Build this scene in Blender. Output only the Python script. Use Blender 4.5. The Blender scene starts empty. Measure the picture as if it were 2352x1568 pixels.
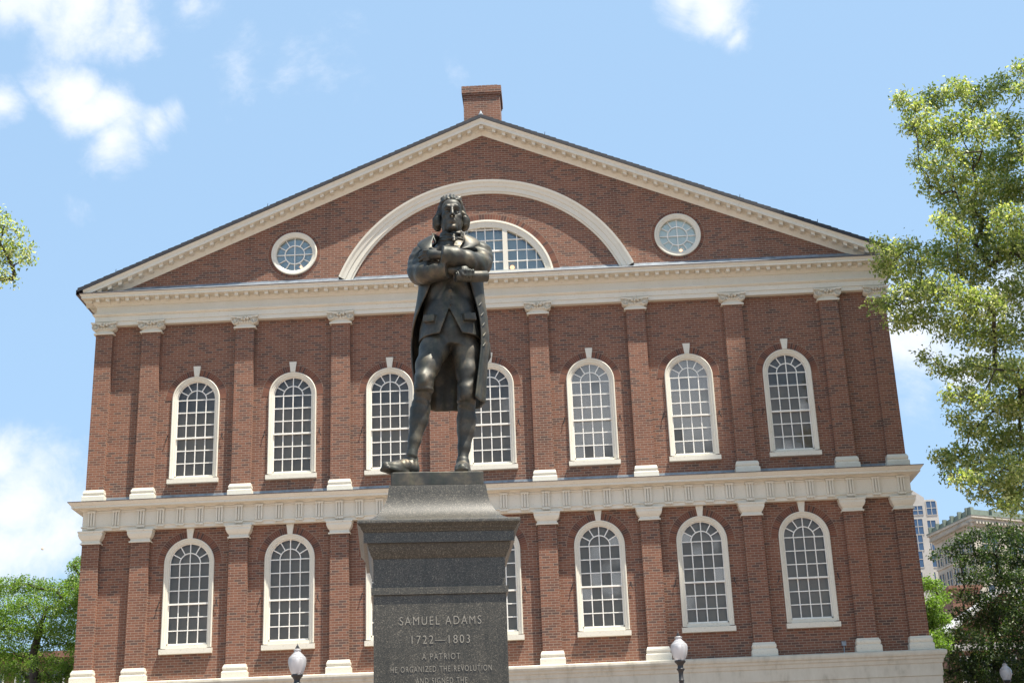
import bpy, bmesh, math, random
import numpy as np
from mathutils import Vector, Matrix
from mathutils.geometry import tessellate_polygon

scene = bpy.context.scene
COL = scene.collection
PI = math.pi
R = math.radians

# ------------------------------------------------------------------ camera
FPX = 3362.39 / 2352.0                      # focal length in picture widths
CAM = Vector((1.9184, -41.4089, 1.6))
yaw, pitch, roll = R(-1.6748), R(20.1682), R(-2.1239)
Fw = Vector((math.sin(yaw) * math.cos(pitch), math.cos(yaw) * math.cos(pitch), math.sin(pitch)))
r0 = Vector((math.cos(yaw), -math.sin(yaw), 0)); u0 = r0.cross(Fw)
Rt = math.cos(roll) * r0 + math.sin(roll) * u0
Up = -math.sin(roll) * r0 + math.cos(roll) * u0
cd = bpy.data.cameras.new('camera'); cam = bpy.data.objects.new('camera', cd); COL.objects.link(cam)
M3 = Matrix((Rt, Up, -Fw)).transposed()
cam.matrix_world = Matrix.Translation(CAM) @ M3.to_4x4()
cd.sensor_fit = 'HORIZONTAL'; cd.sensor_width = 36.0; cd.lens = 36.0 * FPX
cd.clip_start = 0.1; cd.clip_end = 3000.0
scene.camera = cam

def ray(u, v):                               # direction through a point of the 2352 x 1568 photo
    return (Fw + Rt * ((u - 1176.0) / 3362.39) - Up * ((v - 784.0) / 3362.39))
def at(u, v, y):                             # real point at depth y
    d = ray(u, v); t = (y - CAM.y) / d.y
    return CAM + d * t
def mpp(y):                                  # metres per photo unit at depth y
    return (y - CAM.y) / math.cos(pitch) / 3362.39 * 1.03

# ------------------------------------------------------------------ exposure, sky, sun
scene.view_settings.view_transform = 'Standard'
scene.view_settings.look = 'None'
scene.view_settings.gamma = 1.0
scene.view_settings.exposure = 1.15
SUN = Vector((1.7, -1.0, 4.9)).normalized()
SUN_EL = math.asin(SUN.z); SUN_ROT = math.atan2(SUN.x, SUN.y)

world = bpy.data.worlds.new('World'); scene.world = world; world.use_nodes = True
wt = world.node_tree; wt.nodes.clear()
def wn(t, **k):
    n = wt.nodes.new(t)
    for a, b in k.items(): setattr(n, a, b)
    return n
WL = wt.links.new
sky = wn('ShaderNodeTexSky', sky_type='NISHITA', sun_disc=False)
sky.sun_elevation = SUN_EL; sky.sun_rotation = SUN_ROT
sky.altitude = 10; sky.air_density = 1.0; sky.dust_density = 1.6; sky.ozone_density = 1.2
tc = wn('ShaderNodeTexCoord')
def wmath(op, a, b=None, c=None, clamp=False):
    n = wn('ShaderNodeMath', operation=op); n.use_clamp = clamp
    for i, x in enumerate((a, b, c)):
        if x is None: continue
        if isinstance(x, (int, float)): n.inputs[i].default_value = x
        else: WL(x, n.inputs[i])
    return n.outputs[0]
nz1 = wn('ShaderNodeTexNoise'); nz1.inputs['Scale'].default_value = 15.0; nz1.inputs['Detail'].default_value = 9.0; nz1.inputs['Roughness'].default_value = 0.64
nz1.inputs['Distortion'].default_value = 0.35
WL(tc.outputs['Generated'], nz1.inputs['Vector'])
nz2 = wn('ShaderNodeTexNoise'); nz2.inputs['Scale'].default_value = 14.0; nz2.inputs['Detail'].default_value = 6.0
WL(tc.outputs['Generated'], nz2.inputs['Vector'])
dis = wn('ShaderNodeVectorMath', operation='SUBTRACT'); WL(nz2.outputs['Color'], dis.inputs[0]); dis.inputs[1].default_value = (0.5, 0.5, 0.5)
dsc = wn('ShaderNodeVectorMath', operation='SCALE'); WL(dis.outputs[0], dsc.inputs[0]); dsc.inputs['Scale'].default_value = 0.035
dad = wn('ShaderNodeVectorMath', operation='ADD'); WL(tc.outputs['Generated'], dad.inputs[0]); WL(dsc.outputs[0], dad.inputs[1])
CLOUDS = [(170, -20, 135, 1.1), (40, 0, 100, 1.1), (290, 5, 100, 0.95), (330, 70, 60, .7), (90, 70, 70, .6), (165, 205, 78, 1.0), (210, 255, 88, 1.05), (262, 318, 84, 1.05), (345, 300, 55, 0.75), (110, 190, 55, 0.5),
          (5, 225, 60, 0.8), (405, 265, 45, 0.55), (1620, 20, 95, 1.1), (1555, 0, 80, 0.9), (1672, 75, 60, 0.85), (1550, 125, 40, 0.45), (540, 168, 60, 0.14), (740, 160, 80, 0.32), (690, 185, 60, 0.25),
          (50, 1150, 140, 0.9), (150, 1225, 130, 0.85), (20, 1270, 150, 0.85), (-20, 1060, 100, 0.7), (185, 470, 35, 0.28), (2100, 735, 130, 0.95), (2230, 860, 150, 0.7),
          (2130, 900, 110, 0.5), (2300, 700, 150, 0.7), (1070, 175, 35, 0.2), (450, 20, 60, 0.55)]
acc = None
def blob(dirv, rad, amp):
    global acc
    dn = wn('ShaderNodeVectorMath', operation='DISTANCE'); WL(dad.outputs[0], dn.inputs[0]); dn.inputs[1].default_value = dirv
    m = wmath('MULTIPLY_ADD', dn.outputs['Value'], -amp / rad, amp)
    acc = m if acc is None else wmath('MAXIMUM', acc, m)
for (u, v, r_, a_) in CLOUDS:
    blob(ray(u, v).normalized(), r_ / 3362.0 * 1.25, a_)
blob(Vector((0.5, -0.7, 0.5)).normalized(), 0.35, 0.8); blob(Vector((-0.7, -0.5, 0.35)).normalized(), 0.3, 0.8)
main_acc = acc; acc = None
for (dx_, dz_, r_) in ((1.2, 12.9, .062), (4.0, 12.9, .062), (2.5, 13.2, .06), (2.7, 8.3, .030), (1.75, 8.0, .022), (3.55, 8.7, .022), (6.0, 11.4, .020)):   # bright clouds in the west, mirrored in the panes
    blob(Vector((dx_, -41.4, dz_)).normalized(), r_, 1.5)
west = acc; acc = main_acc
nn = wmath('MULTIPLY_ADD', nz1.outputs['Fac'], 2.1, -1.05)
den = wmath('ADD', acc, nn)
mr = wn('ShaderNodeMapRange', interpolation_type='SMOOTHSTEP'); WL(den, mr.inputs['Value'])
mr.inputs['From Min'].default_value = 0.10; mr.inputs['From Max'].default_value = 1.05
alpha = wmath('MULTIPLY', mr.outputs[0], 0.88)
# thin summer haze lifts the sky a little everywhere
mixh = wn('ShaderNodeMix', data_type='RGBA'); mixh.inputs['Factor'].default_value = 0.5
WL(sky.outputs[0], mixh.inputs['A']); mixh.inputs['B'].default_value = (5.3, 8.2, 11.6, 1)
mixc = wn('ShaderNodeMix', data_type='RGBA'); WL(alpha, mixc.inputs['Factor']); WL(mixh.outputs['Result'], mixc.inputs['A']); mixc.inputs['B'].default_value = (8.6, 8.8, 9.4, 1)
wmr = wn('ShaderNodeMapRange', interpolation_type='SMOOTHSTEP'); WL(wmath('ADD', west, wmath('MULTIPLY_ADD', nz1.outputs['Fac'], 0.8, -0.4)), wmr.inputs['Value'])
wmr.inputs['From Min'].default_value = 0.0; wmr.inputs['From Max'].default_value = 1.0
mixw = wn('ShaderNodeMix', data_type='RGBA'); WL(wmr.outputs[0], mixw.inputs['Factor']); WL(mixc.outputs['Result'], mixw.inputs['A']); mixw.inputs['B'].default_value = (34, 37, 40, 1)
bg = wn('ShaderNodeBackground'); WL(mixw.outputs['Result'], bg.inputs['Color']); bg.inputs['Strength'].default_value = 0.0575
wo = wn('ShaderNodeOutputWorld'); WL(bg.outputs[0], wo.inputs['Surface'])

sl = bpy.data.lights.new('sun', 'SUN'); sl.energy = 5.0; sl.angle = R(0.53); sl.color = (1.0, 0.93, 0.82)
so = bpy.data.objects.new('sun', sl); COL.objects.link(so); so.location = (20, -30, 60)
so.rotation_euler = (-SUN).to_track_quat('-Z', 'Y').to_euler()

# ------------------------------------------------------------------ materials
def new_mat(name):
    m = bpy.data.materials.new(name); m.use_nodes = True
    nt = m.node_tree; p = nt.nodes['Principled BSDF']
    return m, nt, p
def noise(nt, scale, detail=4, rough=0.55, vec=None):
    n = nt.nodes.new('ShaderNodeTexNoise'); n.inputs['Scale'].default_value = scale
    n.inputs['Detail'].default_value = detail; n.inputs['Roughness'].default_value = rough
    if vec is None:
        t = nt.nodes.new('ShaderNodeTexCoord'); vec = t.outputs['Object']
    nt.links.new(vec, n.inputs['Vector']); return n
def ramp(nt, fac, stops):
    r = nt.nodes.new('ShaderNodeValToRGB'); e = r.color_ramp.elements
    while len(e) < len(stops): e.new(0.5)
    for el, (p, c) in zip(e, stops):
        el.position = p; el.color = (c[0], c[1], c[2], 1) if not isinstance(c, (int, float)) else (c, c, c, 1)
    nt.links.new(fac, r.inputs['Fac']); return r
def mixcol(nt, fac, a, b, mode='MIX'):
    m = nt.nodes.new('ShaderNodeMix'); m.data_type = 'RGBA'; m.blend_type = mode
    for s, x in (('Factor', fac), ('A', a), ('B', b)):
        if isinstance(x, (int, float)): m.inputs[s].default_value = x
        elif isinstance(x, tuple): m.inputs[s].default_value = (x[0], x[1], x[2], 1)
        else: nt.links.new(x, m.inputs[s])
    return m.outputs['Result']
def bump(nt, p, h, strength=0.3, dist=0.02):
    b = nt.nodes.new('ShaderNodeBump'); b.inputs['Strength'].default_value = strength; b.inputs['Distance'].default_value = dist
    nt.links.new(h, b.inputs['Height']); nt.links.new(b.outputs[0], p.inputs['Normal'])
def simple(name, c, rough=0.6, var=0.12, scale=3.0, metal=0.0, stretch=None):
    m, nt, p = new_mat(name)
    t = nt.nodes.new('ShaderNodeTexCoord'); vec = t.outputs['Object']
    if stretch:
        mp = nt.nodes.new('ShaderNodeMapping'); mp.inputs['Scale'].default_value = stretch; nt.links.new(vec, mp.inputs['Vector']); vec = mp.outputs[0]
    n = noise(nt, scale, 6, 0.6, vec)
    lo = tuple(x * (1 - var * 1.6) for x in c); hi = tuple(min(1, x * (1 + var)) for x in c)
    r = ramp(nt, n.outputs['Fac'], [(0.3, lo), (0.65, hi)])
    nt.links.new(r.outputs[0], p.inputs['Base Color'])
    p.inputs['Roughness'].default_value = rough; p.inputs['Metallic'].default_value = metal
    return m

def brick_mat(name, tint=(1, 1, 1), bw=0.215, rh=0.0725):
    m, nt, p = new_mat(name)
    t = nt.nodes.new('ShaderNodeTexCoord'); s = nt.nodes.new('ShaderNodeSeparateXYZ'); nt.links.new(t.outputs['Object'], s.inputs[0])
    a = nt.nodes.new('ShaderNodeMath'); nt.links.new(s.outputs[0], a.inputs[0]); nt.links.new(s.outputs[1], a.inputs[1])
    c = nt.nodes.new('ShaderNodeCombineXYZ'); nt.links.new(a.outputs[0], c.inputs[0]); nt.links.new(s.outputs[2], c.inputs[1])
    wob = noise(nt, 9.0, 2, 0.5, c.outputs[0])
    w2 = nt.nodes.new('ShaderNodeVectorMath'); w2.operation = 'SCALE'; nt.links.new(wob.outputs['Color'], w2.inputs[0]); w2.inputs['Scale'].default_value = 0.012
    w3 = nt.nodes.new('ShaderNodeVectorMath'); nt.links.new(c.outputs[0], w3.inputs[0]); nt.links.new(w2.outputs[0], w3.inputs[1])
    b = nt.nodes.new('ShaderNodeTexBrick'); nt.links.new(w3.outputs[0], b.inputs['Vector'])
    b.inputs['Scale'].default_value = 1.0; b.inputs['Brick Width'].default_value = bw; b.inputs['Row Height'].default_value = rh
    b.inputs['Mortar Size'].default_value = 0.0070; b.inputs['Mortar Smooth'].default_value = 0.2; b.inputs['Bias'].default_value = 0.0
    b.offset = 0.5; b.squash = 1.0; b.squash_frequency = 2
    b.inputs['Color1'].default_value = (0, 0, 0, 1); b.inputs['Color2'].default_value = (1, 1, 1, 1); b.inputs['Mortar'].default_value = (0.5, 0.5, 0.5, 1)
    T = lambda q: tuple(q[i] * tint[i] * (.93, .98, .99)[i] for i in range(3))
    r = ramp(nt, b.outputs['Color'], [(0.0, T((0.102, 0.054, 0.042))), (0.14, T((0.125, 0.058, 0.041))), (0.25, T((0.168, 0.066, 0.041))), (0.6, T((0.198, 0.077, 0.045))), (1.0, T((0.228, 0.093, 0.055)))])
    big = noise(nt, 0.55, 7, 0.65)
    wr = ramp(nt, big.outputs['Fac'], [(0.30, (0.80, 0.82, 0.84)), (0.50, (0.98, 0.98, 0.98)), (0.72, (1.10, 1.06, 1.03))])
    col = mixcol(nt, 1.0, r.outputs[0], wr.outputs[0], 'MULTIPLY')
    smp = nt.nodes.new('ShaderNodeMapping'); smp.inputs['Scale'].default_value = (1.6, 1.6, .10); nt.links.new(t.outputs['Object'], smp.inputs['Vector'])
    sn = noise(nt, 1.0, 6, 0.65, smp.outputs[0]); sr = ramp(nt, sn.outputs['Fac'], [(0.36, (0.80, 0.80, 0.81)), (0.46, (1, 1, 1)), (0.68, (1, 1, 1)), (0.76, (1.12, 1.10, 1.08))])
    col = mixcol(nt, 1.0, col, sr.outputs[0], 'MULTIPLY')
    col = mixcol(nt, b.outputs['Fac'], col, T((0.30, 0.22, 0.165)))
    nt.links.new(col, p.inputs['Base Color']); p.inputs['Roughness'].default_value = 0.85
    inv = nt.nodes.new('ShaderNodeMath'); inv.operation = 'SUBTRACT'; inv.inputs[0].default_value = 1; nt.links.new(b.outputs['Fac'], inv.inputs[1])
    bump(nt, p, inv.outputs[0], 0.35, 0.01)
    return m
def island_brick(name):
    m, nt, p = new_mat(name)
    g = nt.nodes.new('ShaderNodeNewGeometry')
    r = ramp(nt, g.outputs['Random Per Island'], [(0.0, (0.075, 0.041, 0.033)), (0.2, (0.10, 0.046, 0.034)), (0.3, (0.142, 0.055, 0.035)), (1.0, (0.19, 0.077, 0.045))])
    nt.links.new(r.outputs[0], p.inputs['Base Color']); p.inputs['Roughness'].default_value = 0.85
    return m
MAT = {}
MAT['brick'] = brick_mat('brick')
MAT['arch_brick'] = island_brick('arch_brick')
MAT['mortar'] = simple('mortar', (0.24, 0.17, 0.125), 0.9, 0.1, 12)
def trim_mat():
    m, nt, p = new_mat('cream_trim')
    t = nt.nodes.new('ShaderNodeTexCoord')
    mp = nt.nodes.new('ShaderNodeMapping'); mp.inputs['Scale'].default_value = (1.6, 1.6, 0.9); nt.links.new(t.outputs['Object'], mp.inputs['Vector'])
    n = noise(nt, 1.6, 8, 0.65, mp.outputs[0])
    r = ramp(nt, n.outputs['Fac'], [(0.20, (0.47, 0.425, 0.34)), (0.34, (0.635, 0.595, 0.495)), (0.7, (0.668, 0.632, 0.54))])
    n2 = noise(nt, 22, 5, 0.7)
    r2 = ramp(nt, n2.outputs['Fac'], [(0.30, (0.70, 0.67, 0.62)), (0.42, (1, 1, 1))])
    nt.links.new(mixcol(nt, 1.0, r.outputs[0], r2.outputs[0], 'MULTIPLY'), p.inputs['Base Color'])
    p.inputs['Roughness'].default_value = 0.55
    return m
MAT['trim'] = trim_mat()
MAT['sash'] = simple('sash_paint', (0.78, 0.75, 0.68), 0.45, 0.05, 6)
def stone_band():
    m, nt, p = new_mat('stained_band')
    t = nt.nodes.new('ShaderNodeTexCoord')
    mp = nt.nodes.new('ShaderNodeMapping'); mp.inputs['Scale'].default_value = (2.2, 2.2, 0.9); nt.links.new(t.outputs['Object'], mp.inputs['Vector'])
    n = noise(nt, 1.5, 8, 0.7, mp.outputs[0])
    r = ramp(nt, n.outputs['Fac'], [(0.28, (0.36, 0.33, 0.265)), (0.46, (0.50, 0.465, 0.385)), (0.7, (0.56, 0.53, 0.45))])
    nt.links.new(r.outputs[0], p.inputs['Base Color']); p.inputs['Roughness'].default_value = 0.8
    return m
MAT['band'] = stone_band()
MAT['lead'] = simple('lead_flashing', (0.20, 0.225, 0.25), 0.5, 0.25, 4, 0.3)
MAT['slate'] = simple('slate_roof', (0.022, 0.022, 0.027), 0.6, 0.3, 9)
MAT['copper_edge'] = simple('dark_drip_edge', (0.06, 0.035, 0.028), 0.5, 0.2, 5)
MAT['dark'] = simple('dark_interior', (0.016, 0.018, 0.020), 0.9, 0.1)
MAT['blind'] = simple('grey_blind', (0.27, 0.245, 0.205), 0.9, 0.10, 1.2)
MAT['pale_blind'] = simple('pale_blind', (0.84, 0.86, 0.78), 0.8, 0.04, 1.0)
MAT['mid_blind'] = simple('bluish_blind', (0.36, 0.42, 0.45), 0.8, 0.06, 1.0)
MAT['upper_dark'] = simple('dim_interior', (0.20, 0.20, 0.195), 0.9, 0.2, 0.8)
MAT['blind_rail'] = simple('blind_rail', (0.28, 0.28, 0.27), 0.7, 0.05)
def glass_mat(name, tint=(1, 1, 1), refl=1.0):
    m, nt, p = new_mat(name); nt.nodes.remove(p)
    o = nt.nodes['Material Output']
    tr = nt.nodes.new('ShaderNodeBsdfTransparent'); tr.inputs[0].default_value = (0.82 * tint[0], 0.86 * tint[1], 0.86 * tint[2], 1)
    gl = nt.nodes.new('ShaderNodeBsdfGlossy'); gl.inputs['Roughness'].default_value = 0.015; gl.inputs['Color'].default_value = (0.95, 0.97, 1, 1)
    fr = nt.nodes.new('ShaderNodeFresnel'); fr.inputs['IOR'].default_value = 1.52
    mu = nt.nodes.new('ShaderNodeMath'); mu.operation = 'MULTIPLY'; mu.use_clamp = True; nt.links.new(fr.outputs[0], mu.inputs[0]); mu.inputs[1].default_value = 1.25 * refl
    n = noise(nt, 3.0, 2); b = nt.nodes.new('ShaderNodeBump'); b.inputs['Strength'].default_value = 0.018; b.inputs['Distance'].default_value = 0.02
    nt.links.new(n.outputs['Fac'], b.inputs['Height']); nt.links.new(b.outputs[0], gl.inputs['Normal'])
    mx = nt.nodes.new('ShaderNodeMixShader'); nt.links.new(mu.outputs[0], mx.inputs[0]); nt.links.new(tr.outputs[0], mx.inputs[1]); nt.links.new(gl.outputs[0], mx.inputs[2])
    nt.links.new(mx.outputs[0], o.inputs['Surface'])
    return m
MAT['glass'] = glass_mat('window_glass', (1.08, 1.02, .98), .72)
MAT['glass_gable'] = glass_mat('gable_glass', (1.12, 1.10, 1.08), 1.6)
def bronze_mat():
    m, nt, p = new_mat('weathered_bronze')
    n = noise(nt, 5.0, 8, 0.65); n2 = noise(nt, 30, 4, 0.6)
    r = ramp(nt, n.outputs['Fac'], [(0.30, (0.024, 0.028, 0.028)), (0.5, (0.058, 0.054, 0.045)), (0.68, (0.145, 0.115, 0.078))])
    t = nt.nodes.new('ShaderNodeTexCoord'); mp = nt.nodes.new('ShaderNodeMapping'); mp.inputs['Scale'].default_value = (9, 9, 0.9); nt.links.new(t.outputs['Object'], mp.inputs['Vector'])
    n3 = noise(nt, 1.6, 5, 0.6, mp.outputs[0])
    r3 = ramp(nt, n3.outputs['Fac'], [(0.42, (1, 1, 1)), (0.7, (0.72, 0.86, 0.80))])
    nt.links.new(mixcol(nt, 1.0, r.outputs[0], r3.outputs[0], 'MULTIPLY'), p.inputs['Base Color'])
    rr = ramp(nt, n2.outputs['Fac'], [(0.3, 0.44), (0.7, 0.60)]); nt.links.new(rr.outputs[0], p.inputs['Roughness'])
    p.inputs['Metallic'].default_value = 0.55; p.inputs['Specular IOR Level'].default_value = 0.6
    bump(nt, p, n2.outputs['Fac'], 0.12, 0.01)
    return m
MAT['bronze'] = bronze_mat()
def granite_mat(name, lo, mid, hi, rough):
    m, nt, p = new_mat(name)
    t = nt.nodes.new('ShaderNodeTexCoord')
    v = nt.nodes.new('ShaderNodeTexVoronoi'); v.inputs['Scale'].default_value = 190.0; nt.links.new(t.outputs['Object'], v.inputs['Vector'])
    s = nt.nodes.new('ShaderNodeSeparateColor'); nt.links.new(v.outputs['Color'], s.inputs[0])
    r = ramp(nt, s.outputs[0], [(0.0, lo), (0.45, mid), (0.80, mid), (1.0, hi)])
    n = noise(nt, 1.3, 5, 0.6); w = ramp(nt, n.outputs['Fac'], [(0.35, 0.82), (0.65, 1.1)])
    mp = nt.nodes.new('ShaderNodeMapping'); mp.inputs['Scale'].default_value = (7, 7, .8); nt.links.new(t.outputs['Object'], mp.inputs['Vector'])
    n2 = noise(nt, 1.4, 5, .6, mp.outputs[0]); w2 = ramp(nt, n2.outputs['Fac'], [(0.34, (0.74, 0.75, 0.74)), (0.48, (1, 1, 1)), (0.66, (1, 1, 1)), (0.78, (1.28, 1.24, 1.12))])
    c_ = mixcol(nt, 1.0, r.outputs[0], w.outputs[0], 'MULTIPLY')
    nt.links.new(mixcol(nt, 1.0, c_, w2.outputs[0], 'MULTIPLY'), p.inputs['Base Color'])
    p.inputs['Roughness'].default_value = rough
    return m
MAT['granite'] = granite_mat('polished_grey_granite', (0.015, 0.0140, 0.011), (0.050, 0.046, 0.036), (0.165, 0.147, 0.114), 0.40)
MAT['granite_cut'] = simple('cut_granite_letters', (0.235, 0.222, 0.19), 0.8, 0.12, 40)
MAT['ground'] = simple('plaza_paving', (0.24, 0.185, 0.15), 0.9, 0.2, 0.8)
MAT['iron'] = simple('black_lamp_iron', (0.022, 0.022, 0.024), 0.45, 0.2, 20)
def globe_mat():
    m, nt, p = new_mat('frosted_globe'); nt.nodes.remove(p); o = nt.nodes['Material Output']
    tr = nt.nodes.new('ShaderNodeBsdfTransparent'); tr.inputs[0].default_value = (0.92, 0.92, 0.94, 1)
    df = nt.nodes.new('ShaderNodeBsdfDiffuse'); df.inputs[0].default_value = (0.85, 0.85, 0.87, 1)
    tl = nt.nodes.new('ShaderNodeBsdfTranslucent'); tl.inputs[0].default_value = (0.9, 0.9, 0.92, 1)
    gl = nt.nodes.new('ShaderNodeBsdfGlossy'); gl.inputs['Roughness'].default_value = 0.12
    a = nt.nodes.new('ShaderNodeMixShader'); a.inputs[0].default_value = 0.5; nt.links.new(df.outputs[0], a.inputs[1]); nt.links.new(tl.outputs[0], a.inputs[2])
    b = nt.nodes.new('ShaderNodeMixShader'); b.inputs[0].default_value = 0.62; nt.links.new(tr.outputs[0], b.inputs[1]); nt.links.new(a.outputs[0], b.inputs[2])
    fr = nt.nodes.new('ShaderNodeFresnel'); fr.inputs['IOR'].default_value = 1.45
    c = nt.nodes.new('ShaderNodeMixShader'); nt.links.new(fr.outputs[0], c.inputs[0]); nt.links.new(b.outputs[0], c.inputs[1]); nt.links.new(gl.outputs[0], c.inputs[2])
    nt.links.new(c.outputs[0], o.inputs['Surface']); return m
MAT['globe'] = globe_mat()
MAT['lamp_core'] = simple('lamp_tube', (0.75, 0.74, 0.72), 0.4, 0.05)
def lit_mat():
    m, nt, p = new_mat('warm_lit_bulb'); p.inputs['Base Color'].default_value = (1, 0.6, 0.35, 1)
    p.inputs['Emission Color'].default_value = (1.0, 0.50, 0.24, 1); p.inputs['Emission Strength'].default_value = 1.1; return m
MAT['lit'] = lit_mat()
def leaf_mat(name, stops, trans=0.45, rough=0.45):
    m, nt, p = new_mat(name); o = nt.nodes['Material Output']
    g = nt.nodes.new('ShaderNodeNewGeometry')
    r = ramp(nt, g.outputs['Random Per Island'], stops)
    nt.links.new(r.outputs[0], p.inputs['Base Color']); p.inputs['Roughness'].default_value = rough
    tl = nt.nodes.new('ShaderNodeBsdfTranslucent')
    c2 = mixcol(nt, 1.0, r.outputs[0], (1.5, 1.75, 0.7), 'MULTIPLY'); nt.links.new(c2, tl.inputs[0])
    mx = nt.nodes.new('ShaderNodeMixShader'); mx.inputs[0].default_value = trans
    nt.links.new(p.outputs[0], mx.inputs[1]); nt.links.new(tl.outputs[0], mx.inputs[2]); nt.links.new(mx.outputs[0], o.inputs['Surface'])
    return m
MAT['linden_leaf'] = leaf_mat('linden_leaf', [(0.0, (0.125, 0.170, 0.048)), (0.45, (0.210, 0.250, 0.076)), (0.62, (0.30, 0.32, 0.12)), (0.70, (0.44, 0.44, 0.22)), (1.0, (0.54, 0.52, 0.29))])
MAT['locust_leaf'] = leaf_mat('locust_leaf', [(0.0, (0.085, 0.150, 0.026)), (1.0, (0.20, 0.29, 0.065))], 0.5)
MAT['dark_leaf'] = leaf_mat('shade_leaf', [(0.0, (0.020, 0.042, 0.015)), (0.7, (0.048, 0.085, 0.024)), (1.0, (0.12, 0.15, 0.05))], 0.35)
MAT['bark'] = simple('bark', (0.050, 0.042, 0.036), 0.9, 0.3, 8)

# ------------------------------------------------------------------ mesh helpers
class MB:
    def __init__(s): s.v = []; s.f = []; s.m = []
    def add(s, vs, fs, mi=0):
        o = len(s.v); s.v += [tuple(p) for p in vs]; s.f += [tuple(i + o for i in f) for f in fs]; s.m += [mi] * len(fs)
    def box(s, x0, x1, y0, y1, z0, z1, mi=0):
        vs = [(x0, y0, z0), (x1, y0, z0), (x1, y1, z0), (x0, y1, z0), (x0, y0, z1), (x1, y0, z1), (x1, y1, z1), (x0, y1, z1)]
        s.add(vs, [(0, 3, 2, 1), (4, 5, 6, 7), (0, 1, 5, 4), (1, 2, 6, 5), (2, 3, 7, 6), (3, 0, 4, 7)], mi)
    def prism(s, poly, y0, y1, mi=0, cap0=True, cap1=True):       # poly in x,z ; y0 is the front
        n = len(poly)
        vs = [(x, y0, z) for x, z in poly] + [(x, y1, z) for x, z in poly]
        fs = [(i, (i + 1) % n, n + (i + 1) % n, n + i) for i in range(n)]
        if cap0: fs.append(tuple(range(n - 1, -1, -1)))
        if cap1: fs.append(tuple(range(n, 2 * n)))
        s.add(vs, fs, mi)
    def grid(s, rows, closed=False, mi=0):                          # rows: list of equal-length point lists
        n = len(rows[0]); vs = [p for r in rows for p in r]; fs = []
        for i in range(len(rows) - 1):
            for j in range(n if closed else n - 1):
                k = (j + 1) % n
                fs.append((i * n + j, i * n + k, (i + 1) * n + k, (i + 1) * n + j))
        s.add(vs, fs, mi)
    def lathe(s, prof, cx, cy, seg=24, mi=0):
        rows = [[(cx + r * math.cos(2 * PI * j / seg), cy + r * math.sin(2 * PI * j / seg), z) for j in range(seg)] for r, z in prof]
        s.grid(rows, True, mi)
    def tube(s, pts, rads, seg=8, mi=0):
        rows = []
        pts = [Vector(p) for p in pts]
        for i, p in enumerate(pts):
            d = (pts[min(i + 1, len(pts) - 1)] - pts[max(i - 1, 0)]).normalized()
            a = d.cross(Vector((0.13, 0.27, 0.95))); a = a.normalized() if a.length > 1e-4 else Vector((1, 0, 0)); b = d.cross(a)
            rows.append([p + (a * math.cos(2 * PI * j / seg) + b * math.sin(2 * PI * j / seg)) * rads[i] for j in range(seg)])
        s.grid(rows, True, mi)
    def obj(s, name, mats, parent=None, smooth=False, loc=None, recalc=True):
        me = bpy.data.meshes.new(name); me.from_pydata(s.v, [], s.f)
        mats = mats if isinstance(mats, (list, tuple)) else [mats]
        for mm in mats: me.materials.append(MAT[mm] if isinstance(mm, str) else mm)
        if len(mats) > 1: me.polygons.foreach_set('material_index', s.m)
        if recalc:
            bm = bmesh.new(); bm.from_mesh(me); bmesh.ops.recalc_face_normals(bm, faces=bm.faces); bm.to_mesh(me); bm.free()
        if smooth: me.polygons.foreach_set('use_smooth', [True] * len(me.polygons))
        me.update()
        return link(name, me, parent, loc)
def link(name, me, parent=None, loc=None):
    o = bpy.data.objects.new(name, me); COL.objects.link(o)
    if parent: o.parent = parent
    if loc: o.location = loc
    return o
def smooth_by_angle(o, deg=40):
    me = o.data; me.polygons.foreach_set('use_smooth', [True] * len(me.polygons))
    me.set_sharp_from_angle(angle=R(deg))
def thing(name, label, cat, loc=(0, 0, 0), rz=0, group=None):
    o = bpy.data.objects.new(name, None); COL.objects.link(o); o.empty_display_size = 0.3
    o.location = loc; o.rotation_euler = (0, 0, rz); o['label'] = label; o['category'] = cat
    if group: o['group'] = group
    return o
def part_copy(o, parent, dx):
    c = o.copy(); COL.objects.link(c); c.parent = parent; c.location = (o.location.x + dx, o.location.y, o.location.z)
    return c

# ================================================================== ground
g = MB(); g.add([(-1500, -400, 0), (1500, -400, 0), (1500, 1800, 0), (-1500, 1800, 0)], [(0, 1, 2, 3)])
go = g.obj('plaza_ground', 'ground', recalc=False); go['kind'] = 'structure'; go['label'] = 'brick paved plaza ground around the statue and hall'

# ================================================================== the brick hall
hall = thing('brick_hall', 'wide red brick hall with gabled front, cream trim and two rows of arched windows', 'building', (0, 0, 0))
XW = 11.79; DEEP = 30.0; PD = 0.16; GY = -0.18
WX = [-8.825, -5.915, -2.994, 0.0, 2.994, 5.915, 8.825]
PX = [-10.25, -7.383, -4.461, -1.525, 1.525, 4.461, 7.383, 10.25]
UP = dict(zb=13.02, zs=15.44, hw=0.714, gw=0.575, g0=13.10, rail=14.26, sill=(12.85, 13.0), key=(16.15, 16.47))
LO = dict(zb=8.07, zs=10.487, hw=0.724, gw=0.585, g0=8.20, rail=9.325, sill=(7.90, 8.06), key=(11.19, 11.50))

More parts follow.
